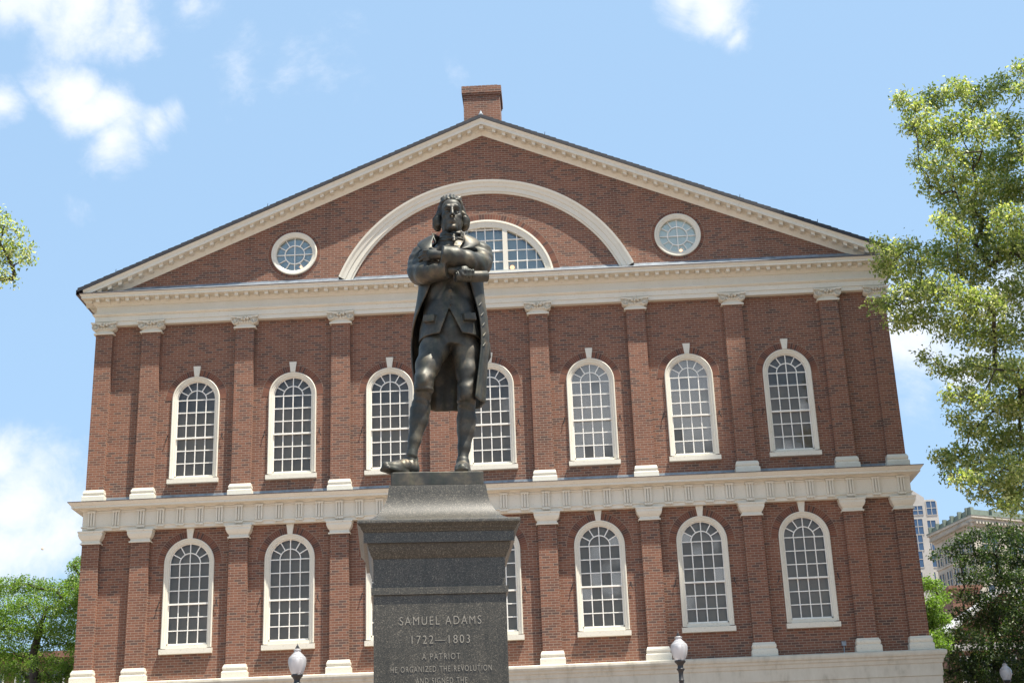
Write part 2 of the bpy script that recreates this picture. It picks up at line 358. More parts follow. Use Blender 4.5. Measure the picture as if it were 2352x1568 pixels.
def arch_outline(cx, r, zb, zs, n=28):
    return [(cx - r, zb)] + [(cx - r * math.cos(PI * i / n), zs + r * math.sin(PI * i / n)) for i in range(n + 1)] + [(cx + r, zb)]
def tess_wall(mb, outer, holes, y, depth, mi=0):
    loops = [outer] + holes
    tris = tessellate_polygon([[Vector((x, z, 0)) for x, z in lp] for lp in loops])
    flat = [p for lp in loops for p in lp]
    mb.add([(x, y, z) for x, z in flat], [tuple(t) for t in tris], mi)
    for lp in holes:                                        # reveals
        n = len(lp); vs = [(x, y, z) for x, z in lp] + [(x, y + depth, z) for x, z in lp]
        mb.add(vs, [(i, (i + 1) % n, n + (i + 1) % n, n + i) for i in range(n)], mi)
w = MB()
holes = [arch_outline(cx, UP['hw'] - 0.02, UP['zb'], UP['zs']) for cx in WX] + [arch_outline(cx, LO['hw'] - 0.02, LO['zb'], LO['zs']) for cx in WX]
tess_wall(w, [(-XW, 6.9), (XW, 6.9), (XW, 18.4), (-XW, 18.4)], holes, 0.0, 0.22)
w.add([(-XW, 0, 0), (-XW, DEEP, 0), (-XW, DEEP, 18.6), (-XW, 0, 18.6), (XW, 0, 0), (XW, DEEP, 0), (XW, DEEP, 18.6), (XW, 0, 18.6)], [(3, 2, 1, 0), (4, 5, 6, 7), (1, 2, 6, 5)])
wall = w.obj('wall', 'brick', hall, recalc=False)
bk = MB(); bk.box(-XW + .3, XW - .3, 0.62, 0.66, 6.9, 18.3); bk.obj('interior', 'dark', hall)

# --- gable wall with lunette and oculus openings
SL = 0.4208; ZA = 23.724                                     # brick line of the rake
OCX, OCZ = 5.91, 19.965
LUZ, LUR = 18.69, 2.09
gw_ = MB()
def circ(cx, cz, r, n=40): return [(cx + r * math.cos(2 * PI * i / n), cz + r * math.sin(2 * PI * i / n)) for i in range(n)]
def lun(r, zb, n=36):
    a0 = math.asin((zb - LUZ) / r); return [(r * math.cos(PI - a0 - (PI - 2 * a0) * i / n), LUZ + r * math.sin(PI - a0 - (PI - 2 * a0) * i / n)) for i in range(n + 1)]
outer = [(-XW, 18.53), (XW, 18.53), (XW, ZA - SL * XW), (0, ZA + .05), (-XW, ZA - SL * XW)]
tess_wall(gw_, outer, [circ(-OCX, OCZ, 0.69), circ(OCX, OCZ, 0.69), lun(LUR - 0.02, 18.95)], GY, 0.24)
gw_.obj('gable_wall', 'brick', hall, recalc=False)
gi = MB(); gi.prism([(-XW + .4, 18.7), (XW - .4, 18.7), (0, 23.3)], 0.55, 0.6); gi.obj('gable_interior', 'dark', hall)

# --- swept horizontal mouldings (mitred round the front corners)
def sweep(mb, prof, mi=0, deep=DEEP):
    rows = []
    for d, z in prof:
        X = XW + d; rows.append([(-X, deep, z), (-X, -d, z), (X, -d, z), (X, deep, z)])
    mb.grid(rows, False, mi)
ent = MB()
sweep(ent, [(0, 17.87), (.18, 17.87), (.18, 18.005), (.205, 18.005), (.205, 18.16), (.23, 18.165), (.255, 18.19), (.28, 18.21), (.28, 18.235), (.18, 18.24), (.18, 18.495),
            (.21, 18.50), (.225, 18.53), (.265, 18.57), (.31, 18.60), (.31, 18.665), (.545, 18.665), (.55, 18.66), (.56, 18.66), (.56, 18.725), (.575, 18.73), (.59, 18.755), (.61, 18.775), (.61, 18.79)])
nmod = 79
for i in range(nmod):
    x = -12.02 + 24.04 * (i + .5) / nmod
    ent.box(x - .055, x + .055, -.485, -.28, 18.565, 18.668); ent.box(x - .066, x + .066, -.50, -.28, 18.638, 18.6685)
for s in (-1, 1):
    for i in range(80):
        y = -.35 + i * .31; xx = s * (XW + .28); xo = s * (XW + .485)
        ent.box(min(xx, xo), max(xx, xo), y - .055, y + .055, 18.565, 18.668)
eo = ent.obj('entablature', 'trim', hall)
fl = MB(); sweep(fl, [(.61, 18.791), (.622, 18.787), (.622, 18.81)], 1); sweep(fl, [(.62, 18.81), (.20, 19.02), (.185, 19.09), (.12, 19.09)], 0, DEEP)
fl.obj('flashing', ['lead', 'copper_edge'], eo)
st = MB()
sweep(st, [(0, 11.505), (.18, 11.505), (.18, 11.605), (.215, 11.61), (.215, 11.64), (.18, 11.642), (.18, 12.09), (.205, 12.095), (.225, 12.115), (.25, 12.13), (.25, 12.145), (.43, 12.15), (.44, 12.14), (.45, 12.14),
           (.45, 12.205), (.475, 12.22), (.51, 12.265), (.535, 12.285), (.535, 12.305)])
TRI = []
for a, b in zip(PX[:-1], PX[1:]): TRI += [a + (b - a) * k / 5 for k in range(5)]
TRI += [10.25, 10.98, 11.70, -10.98, -11.70]
for x in TRI:
    for k in (-1, 0, 1): st.box(x + k * .078 - .024, x + k * .078 + .024, -.245, -.17, 11.642, 12.055)
    st.box(x - .112, x + .112, -.198, -.17, 11.644, 12.06); st.box(x - .125, x + .125, -.255, -.17, 12.03, 12.087)
    st.box(x - .12, x + .12, -.245, -.17, 11.565, 11.606)
    for k in range(5): st.box(x + (k - 2) * .045 - .013, x + (k - 2) * .045 + .013, -.238, -.17, 11.542, 11.564)
for a, b in zip(sorted(TRI)[:-1], sorted(TRI)[1:]):           # panels between triglyphs have a thin raised head
    st.box(a + .135, b - .135, -.21, -.17, 12.04, 12.085)
so_ = st.obj('string_course', 'trim', hall)
f2 = MB(); sweep(f2, [(.535, 12.306), (.547, 12.30), (.547, 12.32)], 1); sweep(f2, [(.545, 12.32), (.20, 12.41), (.03, 12.42), (.02, 12.52), (0, 12.52)], 0)
f2.obj('flashing', ['lead', 'copper_edge'], so_)
# --- ground storey with its stained stone band
gs = MB()
random.seed(3)
sweep(gs, [(0, 7.165), (.42, 7.135), (.50, 7.10), (.505, 7.04), (.49, 6.985), (.45, 6.95), (.44, 6.90), (.405, 6.87), (.385, 6.78), (.36, 6.76), (.36, 6.44), (.33, 6.43), (.33, 6.0), (.30, 5.98), (.30, 0)])
go_ = gs.obj('ground_storey', 'band', hall)
for cx in WX:
    m = MB(); pl = arch_outline(cx, .72, .8, 4.6, 18); m.prism(pl, -.315, -.10); m.obj('ground_opening', 'dark', go_)
# --- raking cornice
rk = MB()
zS = lambda x: 23.951 - 0.4237 * abs(x)
rprof = [(.12, -.25), (.185, -.22), (.195, -.20), (.205, -.17), (.24, -.12), (.28, -.08), (.31, -.065), (.31, 0), (.545, 0), (.55, -.005), (.56, -.005), (.56, .10), (.575, .11), (.59, .14), (.61, .165), (.61, .18), (.2, .19)]
xt = 12.30
for s in (-1, 1):
    rows = [[(s * xt, -d, zS(xt) + dz), (0, -d, zS(0) + dz)] for d, dz in rprof]
    rk.grid(rows)
    n = 38
    for i in range(n):
        x = s * (11.75 * (i + .35) / n + .28); z = zS(x)
        sl_ = -s * 0.4237
        def sk(x0, x1, y0, y1, a, b):
            vs = []
            for yy, dz in ((y0, a), (y1, a), (y0, b), (y1, b)):
                for xx in (x0, x1): vs.append((xx, yy, z + (xx - x) * sl_ + dz))
            rk.add(vs, [(0, 1, 3, 2), (4, 6, 7, 5), (0, 4, 5, 1), (2, 3, 7, 6), (0, 2, 6, 4), (1, 5, 7, 3)])
        sk(x - .055, x + .055, -.485, -.28, -.105, .003); sk(x - .066, x + .066, -.50, -.28, -.03, .0035)
rk.box(-.066, .066, -.485, -.28, zS(0) - .13, zS(0) - .02)
for s in (-1, 1):                                            # closed tips
    rk.add([(s * xt, -d, zS(xt) + dz) for d, dz in rprof], [tuple(range(len(rprof)))])
rk.obj('raking_cornice', 'trim', hall)
# --- roof with stepped slates, side eaves
rf = MB(); zR = lambda x: 24.145 - 0.4237 * abs(x)
random.seed(8)
for s in (-1, 1):
    n = 64; xs = [12.46 * i / n for i in range(n + 1)]
    for a, b in zip(xs[:-1], xs[1:]):
        j = random.uniform(-.005, .005)
        za, zb = zR(a) + .098 + j, zR(b) + .116 + j
        x0, x1 = s * a, s * b
        vs = [(x0, -.64, zR(a) - .012), (x1, -.64, zR(b) - .012), (x1, -.64, zb), (x0, -.64, za), (x0, DEEP, zR(a) - .012), (x1, DEEP, zR(b) - .012), (x1, DEEP, zb), (x0, DEEP, za)]
        rf.add(vs, [(0, 1, 2, 3), (4, 7, 6, 5), (3, 2, 6, 7), (0, 4, 5, 1), (1, 5, 6, 2), (0, 3, 7, 4)])
roof = rf.obj('roof', 'slate', hall)
for s in (-1, 1):
    ea = MB(); x0 = 12.3
    rows = [[(s * x, y, z) for x, z in ((12.38, 18.74), (12.50, 18.76), (12.50, 18.92), (12.34, 18.93))] for y in (-.63, DEEP)]
    ea.grid(rows); ea.obj('gutter', 'copper_edge', roof)
rc_ = MB(); rc_.lathe([(0, 24.20), (.075, 24.20), (.085, 24.29), (.05, 24.35), (.02, 24.43), (0, 24.43)], 0, -.5, 10); rc_.box(-.05, .05, -.6, DEEP, 24.20, 24.29)
rc_.obj('ridge_cap', 'lead', roof)
ch = MB(); yC = 1.6
zt = at(1105, 212, yC).z; ztop = at(1105, 198, yC - .05).z
xl, xr = at(1065, 250, yC).x, at(1149, 250, yC).x
ch.box(xl, xr, yC, yC + 1.1, 23.0, zt - .12)
chim = ch.obj('chimney', 'brick', hall)
cc = MB(); cc.box(xl - .03, xr + .03, yC - .035, yC + 1.13, zt - .12, zt - .04); cc.box(xl - .055, xr + .055, yC - .06, yC + 1.16, zt - .04, ztop)
for i in range(9): cc.box(xl - .05 + i * .135, xl + .07 + i * .135, yC - .055, yC + .05, ztop, ztop + .025)
cc.obj('chimney_cap', 'brick', chim)
# --- great relieving arch
def ring(mb, cx, cz, ro, ri, y0, y1, a0, a1, n=64, mi=0, prof=None):
    prof = prof or [(ri, y1), (ri, y0), (ro, y0), (ro, y1)]
    rows = []
    for r, y in prof: rows.append([(cx - r * math.cos(a0 + (a1 - a0) * i / n), y, cz + r * math.sin(a0 + (a1 - a0) * i / n)) for i in range(n + 1)])
    mb.grid(rows, False, mi)
am = MB(); a0 = math.asin(1.74 / 4.65)
ring(am, 0, 17.23, 4.87, 4.45, 0, 0, a0, PI - a0, 90, 0, [(4.45, GY + .02), (4.45, GY - .05), (4.50, GY - .06), (4.51, GY - .09), (4.64, GY - .10), (4.66, GY - .13), (4.74, GY - .15), (4.80, GY - .19), (4.86, GY - .20), (4.87, GY - .16), (4.87, GY + .02)])
am.obj('relieving_arch', 'trim', hall)
# --- lunette window
def brick_ring(parent, cx, cz, ri, ro, y, a0, a1, n, rows=1):
    m = MB(); mm = MB()
    ring(mm, cx, cz, ro + .012, ri, y - .004, y + .03, a0, a1, n)
    for r_ in range(rows):
        b0 = ri + (ro - ri) * r_ / rows + .006; b1 = ri + (ro - ri) * (r_ + 1) / rows - .006
        for i in range(n):
            t0 = a0 + (a1 - a0) * (i + .08 + .5 * (r_ % 2) * 0) / n; t1 = a0 + (a1 - a0) * (i + .92) / n
            vs = []
            for t, r in ((t0, b0), (t1, b0), (t1, b1), (t0, b1)): vs.append((cx - r * math.cos(t), cz + r * math.sin(t)))
            m.prism(vs, y - .010, y + .02, 0, True, False)
    o = m.obj('brick_ring', 'arch_brick', parent); mm.obj('mortar_bed', 'mortar', o if False else parent)
    return o
lw = MB(); al = math.asin((18.95 - LUZ) / LUR)
ring(lw, 0, LUZ, LUR, 1.86, 0, 0, al, PI - al, 60, 0, [(LUR, GY + .02), (LUR, GY - .045), (2.03, GY - .05), (2.02, GY - .025), (1.95, GY - .02), (1.93, GY - .01), (1.86, GY), (1.86, GY + .16)])
LB = 19.05                                                   # window bottom
lw.box(-2.06, 2.06, GY - .10, GY + .1, 18.93, LB - .015)
def lz(x, r=1.88): return LUZ + math.sqrt(max(0, r * r - x * x))
for s in (-1, 1):
    lw.prism([(s * .61 - .075, LB - .02), (s * .61 + .075, LB - .02), (s * .61 + .075, lz(s * .61 + .075)), (s * .61 - .075, lz(s * .61 - .075))], GY + .0, GY + .14)
lunette = lw.obj('lunette_window', 'trim', hall)
ls = MB()
for x in (-.2675, 0, .2675): ls.box(x - .014, x + .014, GY + .075, GY + .11, LB, lz(x))
zr_ = [LB + .36 * k for k in range(1, 5)]
for k, z in enumerate(zr_):
    t = .026 if k == 1 else .014
    if z < lz(.535): ls.box(-.535, .535, GY + (.06 if k == 1 else .076), GY + .111, z - t, z + t)
for s in (-1, 1):
    for k in range(1, 4):
        x = s * (.685 + .29 * k)
        if lz(x) - LB > .1: ls.box(x - .013, x + .013, GY + .075, GY + .11, LB, lz(x))
    for z in zr_:
        if z < LUZ + 1.70:
            xe = math.sqrt(1.88 ** 2 - (z - LUZ) ** 2)
            if xe > .72: ls.box(min(s * .685, s * xe), max(s * .685, s * xe), GY + .076, GY + .111, z - .013, z + .013)
    ls.box(s * .565 - .03, s * .565 + .03, GY + .065, GY + .1115, LB, lz(.6))
ls.box(-1.84, 1.84, GY + .06, GY + .112, LB - .02, LB + .03)
ls.obj('sash', 'sash', lunette)
lg = MB(); lg.prism(lun(1.87, LB), GY + .115, GY + .12); lg.obj('glass', 'glass_gable', lunette)
li = MB(); li.prism(lun(1.84, LB), GY + .30, GY + .32); li.obj('blind', 'mid_blind', lunette)
brick_ring(lunette, 0, LUZ, LUR + .004, LUR + .205, GY, al, PI - al, 74)
# --- oculus windows
def oculus(cx):
    m = MB()
    ring(m, cx, OCZ, .71, .56, 0, 0, 0, 2 * PI, 56, 0, [(.71, GY + .02), (.71, GY - .04), (.69, GY - .055), (.655, GY - .05), (.645, GY - .03), (.60, GY - .025), (.585, GY - .01), (.56, GY), (.56, GY + .14)])
    o = m.obj('oculus_window', 'trim', hall)
    s = MB()
    ring(s, cx, OCZ, .32, .292, GY + .07, GY + .105, 0, 2 * PI, 36)
    s.box(cx - .013, cx + .013, GY + .072, GY + .104, OCZ - .565, OCZ + .565); s.box(cx - .565, cx + .565, GY + .073, GY + .103, OCZ - .013, OCZ + .013)
    for k in range(12):
        if k % 3 == 0: continue
        a = k * PI / 6; c, q = math.cos(a), math.sin(a)
        pts = [(cx + c * r - q * t, OCZ + q * r + c * t) for r, t in ((.305, -.012), (.565, -.012), (.565, .012), (.305, .012))]
        s.prism(pts, GY + .074, GY + .102)
    s.obj('sash', 'sash', o)
    gl = MB(); gl.prism(circ(cx, OCZ, .565), GY + .108, GY + .113); gl.obj('glass', 'glass_gable', o)
    dk = MB(); dk.prism(circ(cx, OCZ, .56), GY + .13, GY + .15); dk.obj('blind', 'mid_blind' if cx < 0 else 'pale_blind', o)
    brick_ring(o, cx, OCZ, .714, .815, GY, 0, 2 * PI, 62)
    bl = MB(); rr = .045
    bl.lathe([(0, -rr), (rr * .7, -rr * .7), (rr, 0), (rr * .7, rr * .7), (0, rr)], 0, 0, 12)
    bx = cx + (.20 if cx < 0 else .075); bz = OCZ - (.40 if cx < 0 else .47)
    bl.obj('ceiling_lamp', 'lit', o, True, (bx, GY + .122, bz))
    return o
oculus(-OCX); oculus(OCX)
bl = MB(); rr = .075; bl.lathe([(0, -rr), (rr * .7, -rr * .7), (rr, 0), (rr * .7, rr * .7), (0, rr)], 0, 0, 12); bl.obj('ceiling_lamp', 'lit', lunette, True, (.80, GY + .22, LB + .20))

# --- arched sash windows
def arch_window(cx, D, upper, seed):
    rnd = random.Random(seed)
    hw, gw, zs, g0, zb, rail = D['hw'], D['gw'], D['zs'], D['g0'], D['zb'], D['rail']
    m = MB()
    prof = [(hw, .02), (hw, -.05), (hw - .018, -.062), (hw - .045, -.055), (hw - .05, -.035), (hw - .095, -.03), (hw - .105, -.012), (gw, -.005), (gw, .13)]
    n = 30; rows = []
    for r, y in prof:
        rows.append([(-r, y, zb)] + [(-r * math.cos(PI * i / n), y, zs + r * math.sin(PI * i / n)) for i in range(n + 1)] + [(r, y, zb)])
    m.grid(rows)
    m.box(-gw, gw, -.012, .12, zb - .01, g0 - .045)
    win = m.obj('arched_window', 'trim', hall, loc=(cx, 0, 0))
    s = MB(); mt = .0145
    fan = gw * .515; xs = [-.5 * gw, 0, .5 * gw]
    up = (zs - rail) / 3.0; dn = (rail - g0) / 3.0
    hz = [zs - up, zs - 2 * up, rail - dn, rail - 2 * dn]
    s.box(-gw, gw, .055, .085, zs - mt, zs + mt)
    for z in hz[:2]: s.box(-gw, gw, .056, .084, z - mt, z + mt)
    for z in hz[2:]: s.box(-gw, gw, .081, .109, z - mt, z + mt)
    s.box(-gw, gw, .04, .10, rail - .026, rail + .022)
    for x in xs:
        s.box(x - mt, x + mt, .058, .083, rail, zs if x else zs + gw); s.box(x - mt, x + mt, .083, .108, g0 - .05, rail)
    ring(s, 0, zs, fan + mt, fan - mt, .057, .084, 0, PI, 24)
    for k in (1, 2, 4, 5):
        a = k * PI / 6; c, q = math.cos(a), math.sin(a)
        s.prism([(c * r - q * t, zs + q * r + c * t) for r, t in ((fan, -mt), (gw, -mt), (gw, mt), (fan, mt))], .0585, .0825)
    s.box(-gw, gw, .075, .115, g0 - .05, g0 + .012)
    ring(s, 0, zs, gw, gw - .025, .05, .1, 0, PI, 30)
    for sg in (-1, 1):
        s.box(min(sg * gw, sg * (gw - .026)), max(sg * gw, sg * (gw - .026)), .05, .1, rail, zs); s.box(min(sg * gw, sg * (gw - .03)), max(sg * gw, sg * (gw - .03)), .075, .116, g0 - .05, rail)
    s.obj('sash', 'sash', win)
    # panes, each set at its own tiny angle
    gm = MB()
    def pane(poly, y):
        px = sum(p[0] for p in poly) / len(poly); pz = sum(p[1] for p in poly) / len(poly)
        tx, tz = rnd.gauss(0, .006), rnd.gauss(0, .006)
        gm.add([(x, y + (x - px) * tx + (z - pz) * tz, z) for x, z in poly], [tuple(range(len(poly)))])
    cols = [-gw, -.5 * gw, 0, .5 * gw, gw]
    rz = [g0 - .02, hz[3], hz[2], rail, hz[1], hz[0], zs]
    for k in range(6):
        for c in range(4): pane([(cols[c], rz[k]), (cols[c + 1], rz[k]), (cols[c + 1], rz[k + 1]), (cols[c], rz[k + 1])], .095 if k < 3 else .070)
    for k in range(6):
        a, b = k * PI / 6, (k + 1) * PI / 6; mid = (a + b) / 2
        pane([(r * math.cos(t), zs + r * math.sin(t)) for r, t in ((fan, a), (gw, a), (gw, mid), (gw, b), (fan, b), (fan, mid))], .070)
    for k in range(2):
        pane([(0, zs)] + [(fan * math.cos(k * PI / 2 + PI / 2 * i / 6), zs + fan * math.sin(k * PI / 2 + PI / 2 * i / 6)) for i in range(7)], .070)
    gm.obj('glass', 'glass', win, recalc=False)
    b = MB()
    top = zs - up * .93 if upper else None
    if upper:
        b.box(-gw - .05, gw + .05, .19, .20, zb - .1, top)
        ub = MB(); ub.prism(arch_outline(0, gw + .03, zs - .5, zs, 20), .215, .225); ub.obj('upper_shade', 'upper_dark', win)
    else: b.prism(arch_outline(0, gw + .03, zb - .1, zs, 20), .19, .20)
    b.obj('blind', 'blind', win)
    if upper:
        q = MB(); q.box(-gw - .05, gw + .05, .175, .205, top, top + .07); q.obj('blind_rail', 'blind_rail', win)
    sm = MB(); z0, z1 = D['sill']
    sm.add([(-.752, -.12, z0), (.752, -.12, z0), (.752, .02, z0), (-.752, .02, z0), (-.752, -.12, z1 - .02), (.752, -.12, z1 - .02), (.752, .02, z1), (-.752, .02, z1)],
           [(0, 3, 2, 1), (4, 5, 6, 7), (0, 1, 5, 4), (1, 2, 6, 5), (2, 3, 7, 6), (3, 0, 4, 7)])
    sm.obj('sill', 'trim', win)
    k = MB(); k0, k1 = D['key']; k.prism([(-.068, k0), (.068, k0), (.11, k1), (-.11, k1)], -.07, .02); k.obj('keystone', 'trim', win)
    for sg in (-1, 1):                                       # iron shutter hooks beside the meeting rail
        hk = MB(); hk.tube([(sg * (hw + .10), .01, rail + .08), (sg * (hw + .10), -.05, rail + .07), (sg * (hw + .11), -.06, rail - .04), (sg * (hw + .16), -.045, rail - .13)], [.016, .016, .014, .010], 6); hk.obj('shutter_hook', 'iron', win)
    br = brick_ring(win, 0, zs, hw + .004, hw + .215, 0.0, 0, PI, 42)
    return win
for i, cx in enumerate(WX):
    arch_window(cx, UP, True, 10 + i); arch_window(cx, LO, False, 40 + i)

# --- pilasters
def capital_ionic(wd):
    m = MB(); h = wd / 2
    def slab(a, d, z0, z1): m.box(-a, a, -d, .05, z0, z1)
    slab(h + .055, .225, 17.59, 17.625); slab(h + .035, .21, 17.625, 17.642)
    rows = []
    for a, d, z in ((h + .005, .175, 17.642), (h - .005, .168, 17.68), (h + .01, .175, 17.74), (h + .04, .20, 17.775), (h + .04, .20, 17.81)):
        rows.append([(-a, .05, z), (-a, -d, z), (a, -d, z), (a, .05, z)])
    m.grid(rows)
    slab(h - .05, .185, 17.81, 17.905)
    # abacus with concave front
    pts = []
    A = h + .125
    for i in range(13):
        t = -1 + 2 * i / 12; pts.append((A * t, -(.235 + .075 * t * t)))
    vs = [(x, y, 17.905) for x, y in pts] + [(A, .05, 17.905), (-A, .05, 17.905)]; n = len(vs)
    vs += [(x * 1.03, y * 1.05, 17.955) for x, y, z in vs]
    m.add(vs, [tuple(range(n - 1, -1, -1)), tuple(range(n, 2 * n))] + [(i, (i + 1) % n, n + (i + 1) % n, n + i) for i in range(n)])
    for s in (-1, 1):                                       # volutes: drum, spiral fillet, eye
        cx, cz, r = s * (h + .005), 17.815, .112
        rows = [[(cx + rr * math.cos(2 * PI * j / 24), y, cz + rr * math.sin(2 * PI * j / 24)) for j in range(24)] for rr, y in ((r * .9, .05), (r, -.20), (r, -.27), (r * .88, -.29), (r * .76, -.23), (.001, -.22))]
        m.grid(rows, True)
        sp = []
        for i in range(40):
            t = i / 39; a = s * (-t * 2 * 2 * PI) + PI / 2; q = r * (.92 - .72 * t); sp.append((cx + q * math.cos(a), -.243 - .02 * t, cz + q * math.sin(a)))
        m.tube(sp, [.013 - .004 * i / 39 for i in range(40)], 6)
        rows = [[(cx + rr * math.cos(2 * PI * j / 12), y, cz + rr * math.sin(2 * PI * j / 12)) for j in range(12)] for rr, y in ((.026, -.23), (.024, -.285), (.001, -.29))]
        m.grid(rows, True)
        m.tube([(cx, -.24, cz + r * .9), (cx * .5, -.235, cz + r * .78), (0, -.23, cz + r * .7)], [.02, .018, .016], 6)
    rnd = random.Random(4)
    for i in range(16):                                     # carved flowers in the middle
        x = rnd.uniform(-.13, .13); z = 17.905 + rnd.uniform(-.08, .045) * (1 - abs(x) * 3) ; r = rnd.uniform(.02, .034)
        rows = [[(x + rr * math.cos(2 * PI * j / 7), y, z + rr * math.sin(2 * PI * j / 7)) for j in range(7)] for rr, y in ((r, -.21), (r, -.285), (r * .6, -.31), (.001, -.305))]
        m.grid(rows, True)
    for i in range(5):
        x = (i - 2) * .085; rows = [[(x + rr * math.cos(2 * PI * j / 8), y, 17.782 + 1.2 * rr * math.sin(2 * PI * j / 8)) for j in range(8)] for rr, y in ((.03, -.19), (.028, -.225), (.001, -.24))]
        m.grid(rows, True)
    return m
def pil_base(z0, z1, wt_, wb, sc=1.0):
    m = MB(); H = z1 - z0
    prof = [(wb, .265, 0), (wb, .265, .46), (wb - .012, .255, .50), (wb - .03, .23, .53), (wb - .035, .222, .58), (wb - .028, .235, .62), (wb - .022, .248, .72), (wb - .03, .242, .84), (wb - .05, .215, .88), (wt_ + .01, .19, .93), (wt_, .18, 1.0), (wt_ - .02, .14, 1.0)]
    rows = [[(-a, .04, z0 + H * t), (-a, -d, z0 + H * t), (a, -d, z0 + H * t), (a, .04, z0 + H * t)] for a, d, t in prof]
    m.grid(rows); return m
def cap_doric(h):
    m = MB()
    prof = [(h + a, .16 + a + .02, z + .028) for a, z in ((.03, 11.085), (.045, 11.095), (.045, 11.13), (.01, 11.14), (.01, 11.20), (.03, 11.22), (.06, 11.26), (.085, 11.315), (.09, 11.33), (.095, 11.335), (.095, 11.41), (.115, 11.425), (.115, 11.465))] + [(h, .14, 11.494)]
    rows = [[(-a, .04, z), (-a, -d, z), (a, -d, z), (a, .04, z)] for a, d, z in prof]
    m.grid(rows); return m
def shaft(h, z0, z1):
    m = MB(); m.box(-h, h, -PD, .02, z0, z1); return m
HU, HL = 0.283, 0.272
first = None
def shift_uv(o): return o
for x in PX:
    p = MB(); p.box(x - HU, x + HU, -PD, .02, 12.68, 17.62); pu = p.obj('pilaster', 'brick', hall)
    p = MB(); p.box(x - HL, x + HL, -PD, .02, 7.50, 11.13); pl_ = p.obj('pilaster', 'brick', hall)
    if first is None:
        cU = capital_ionic(HU * 2).obj('capital', 'trim', pu, loc=(x, 0, 0)); bU = pil_base(12.35, 12.735, HU + .025, HU + .075).obj('base', 'trim', pu, loc=(x, 0, 0))
        cL = cap_doric(HL).obj('capital', 'trim', pl_, loc=(x, 0, 0)); bL = pil_base(7.13, 7.54, HL + .03, HL + .085).obj('base', 'trim', pl_, loc=(x, 0, 0))
        smooth_by_angle(cU, 50); first = (cU, bU, cL, bL, x)
    else:
        for o, par in zip(first[:4], (pu, pu, pl_, pl_)): part_copy(o, par, x - first[4])
for s in (-1, 1):                                            # corner pilasters wrap the corner
    x0, x1 = s * 11.44, s * (XW + PD); xa, xb = min(x0, x1), max(x0, x1); xc = (xa + xb) / 2; h = (xb - xa) / 2
    p = MB(); p.box(xa, xb, -PD, .35, 12.68, 17.62); pu = p.obj('pilaster', 'brick', hall)
    capital_ionic(2 * h).obj('capital', 'trim', pu, loc=(xc, 0, 0)); smooth_by_angle(pu.children[0], 50); 
    pil_base(12.35, 12.735, h + .025, h + .075).obj('base', 'trim', pu, loc=(xc, 0, 0))
    p = MB(); p.box(xa, xb, -PD, .35, 7.50, 11.13); pl_ = p.obj('pilaster', 'brick', hall)
    cap_doric(h).obj('capital', 'trim', pl_, loc=(xc, 0, 0)); pil_base(7.13, 7.54, h + .03, h + .085).obj('base', 'trim', pl_, loc=(xc, 0, 0))

bx = MB(); q = at(98, 1259, -PD - .02); bx.box(q.x - .035, q.x + .035, -PD - .05, -PD, q.z - .04, q.z + .04); bx.box(q.x - .02, q.x + .02, -PD - .12, -PD - .05, q.z - .02, q.z + .02); bx.obj('wall_fixture', 'sash', hall)
bx = MB(); q = at(1938, 1478, -.03); bx.box(q.x - .06, q.x + .06, -.09, 0, q.z - .05, q.z + .07); bx.box(q.x - .012, q.x + .012, -.03, 0, q.z - .9, q.z - .05); bx.obj('junction_box', 'lead', hall)
for i in range(5):
    u = (262, 612, 1700, 1250, 1880)[i]; q = at(u, (655, 512, 462, 300, 530)[i], -.60); bx = MB(); bx.tube([(q.x, -.55, zR(q.x) + .1), (q.x + .02, -.56, zR(q.x) + .24)], [.012, .008], 5); bx.obj('snow_guard', 'iron', roof)

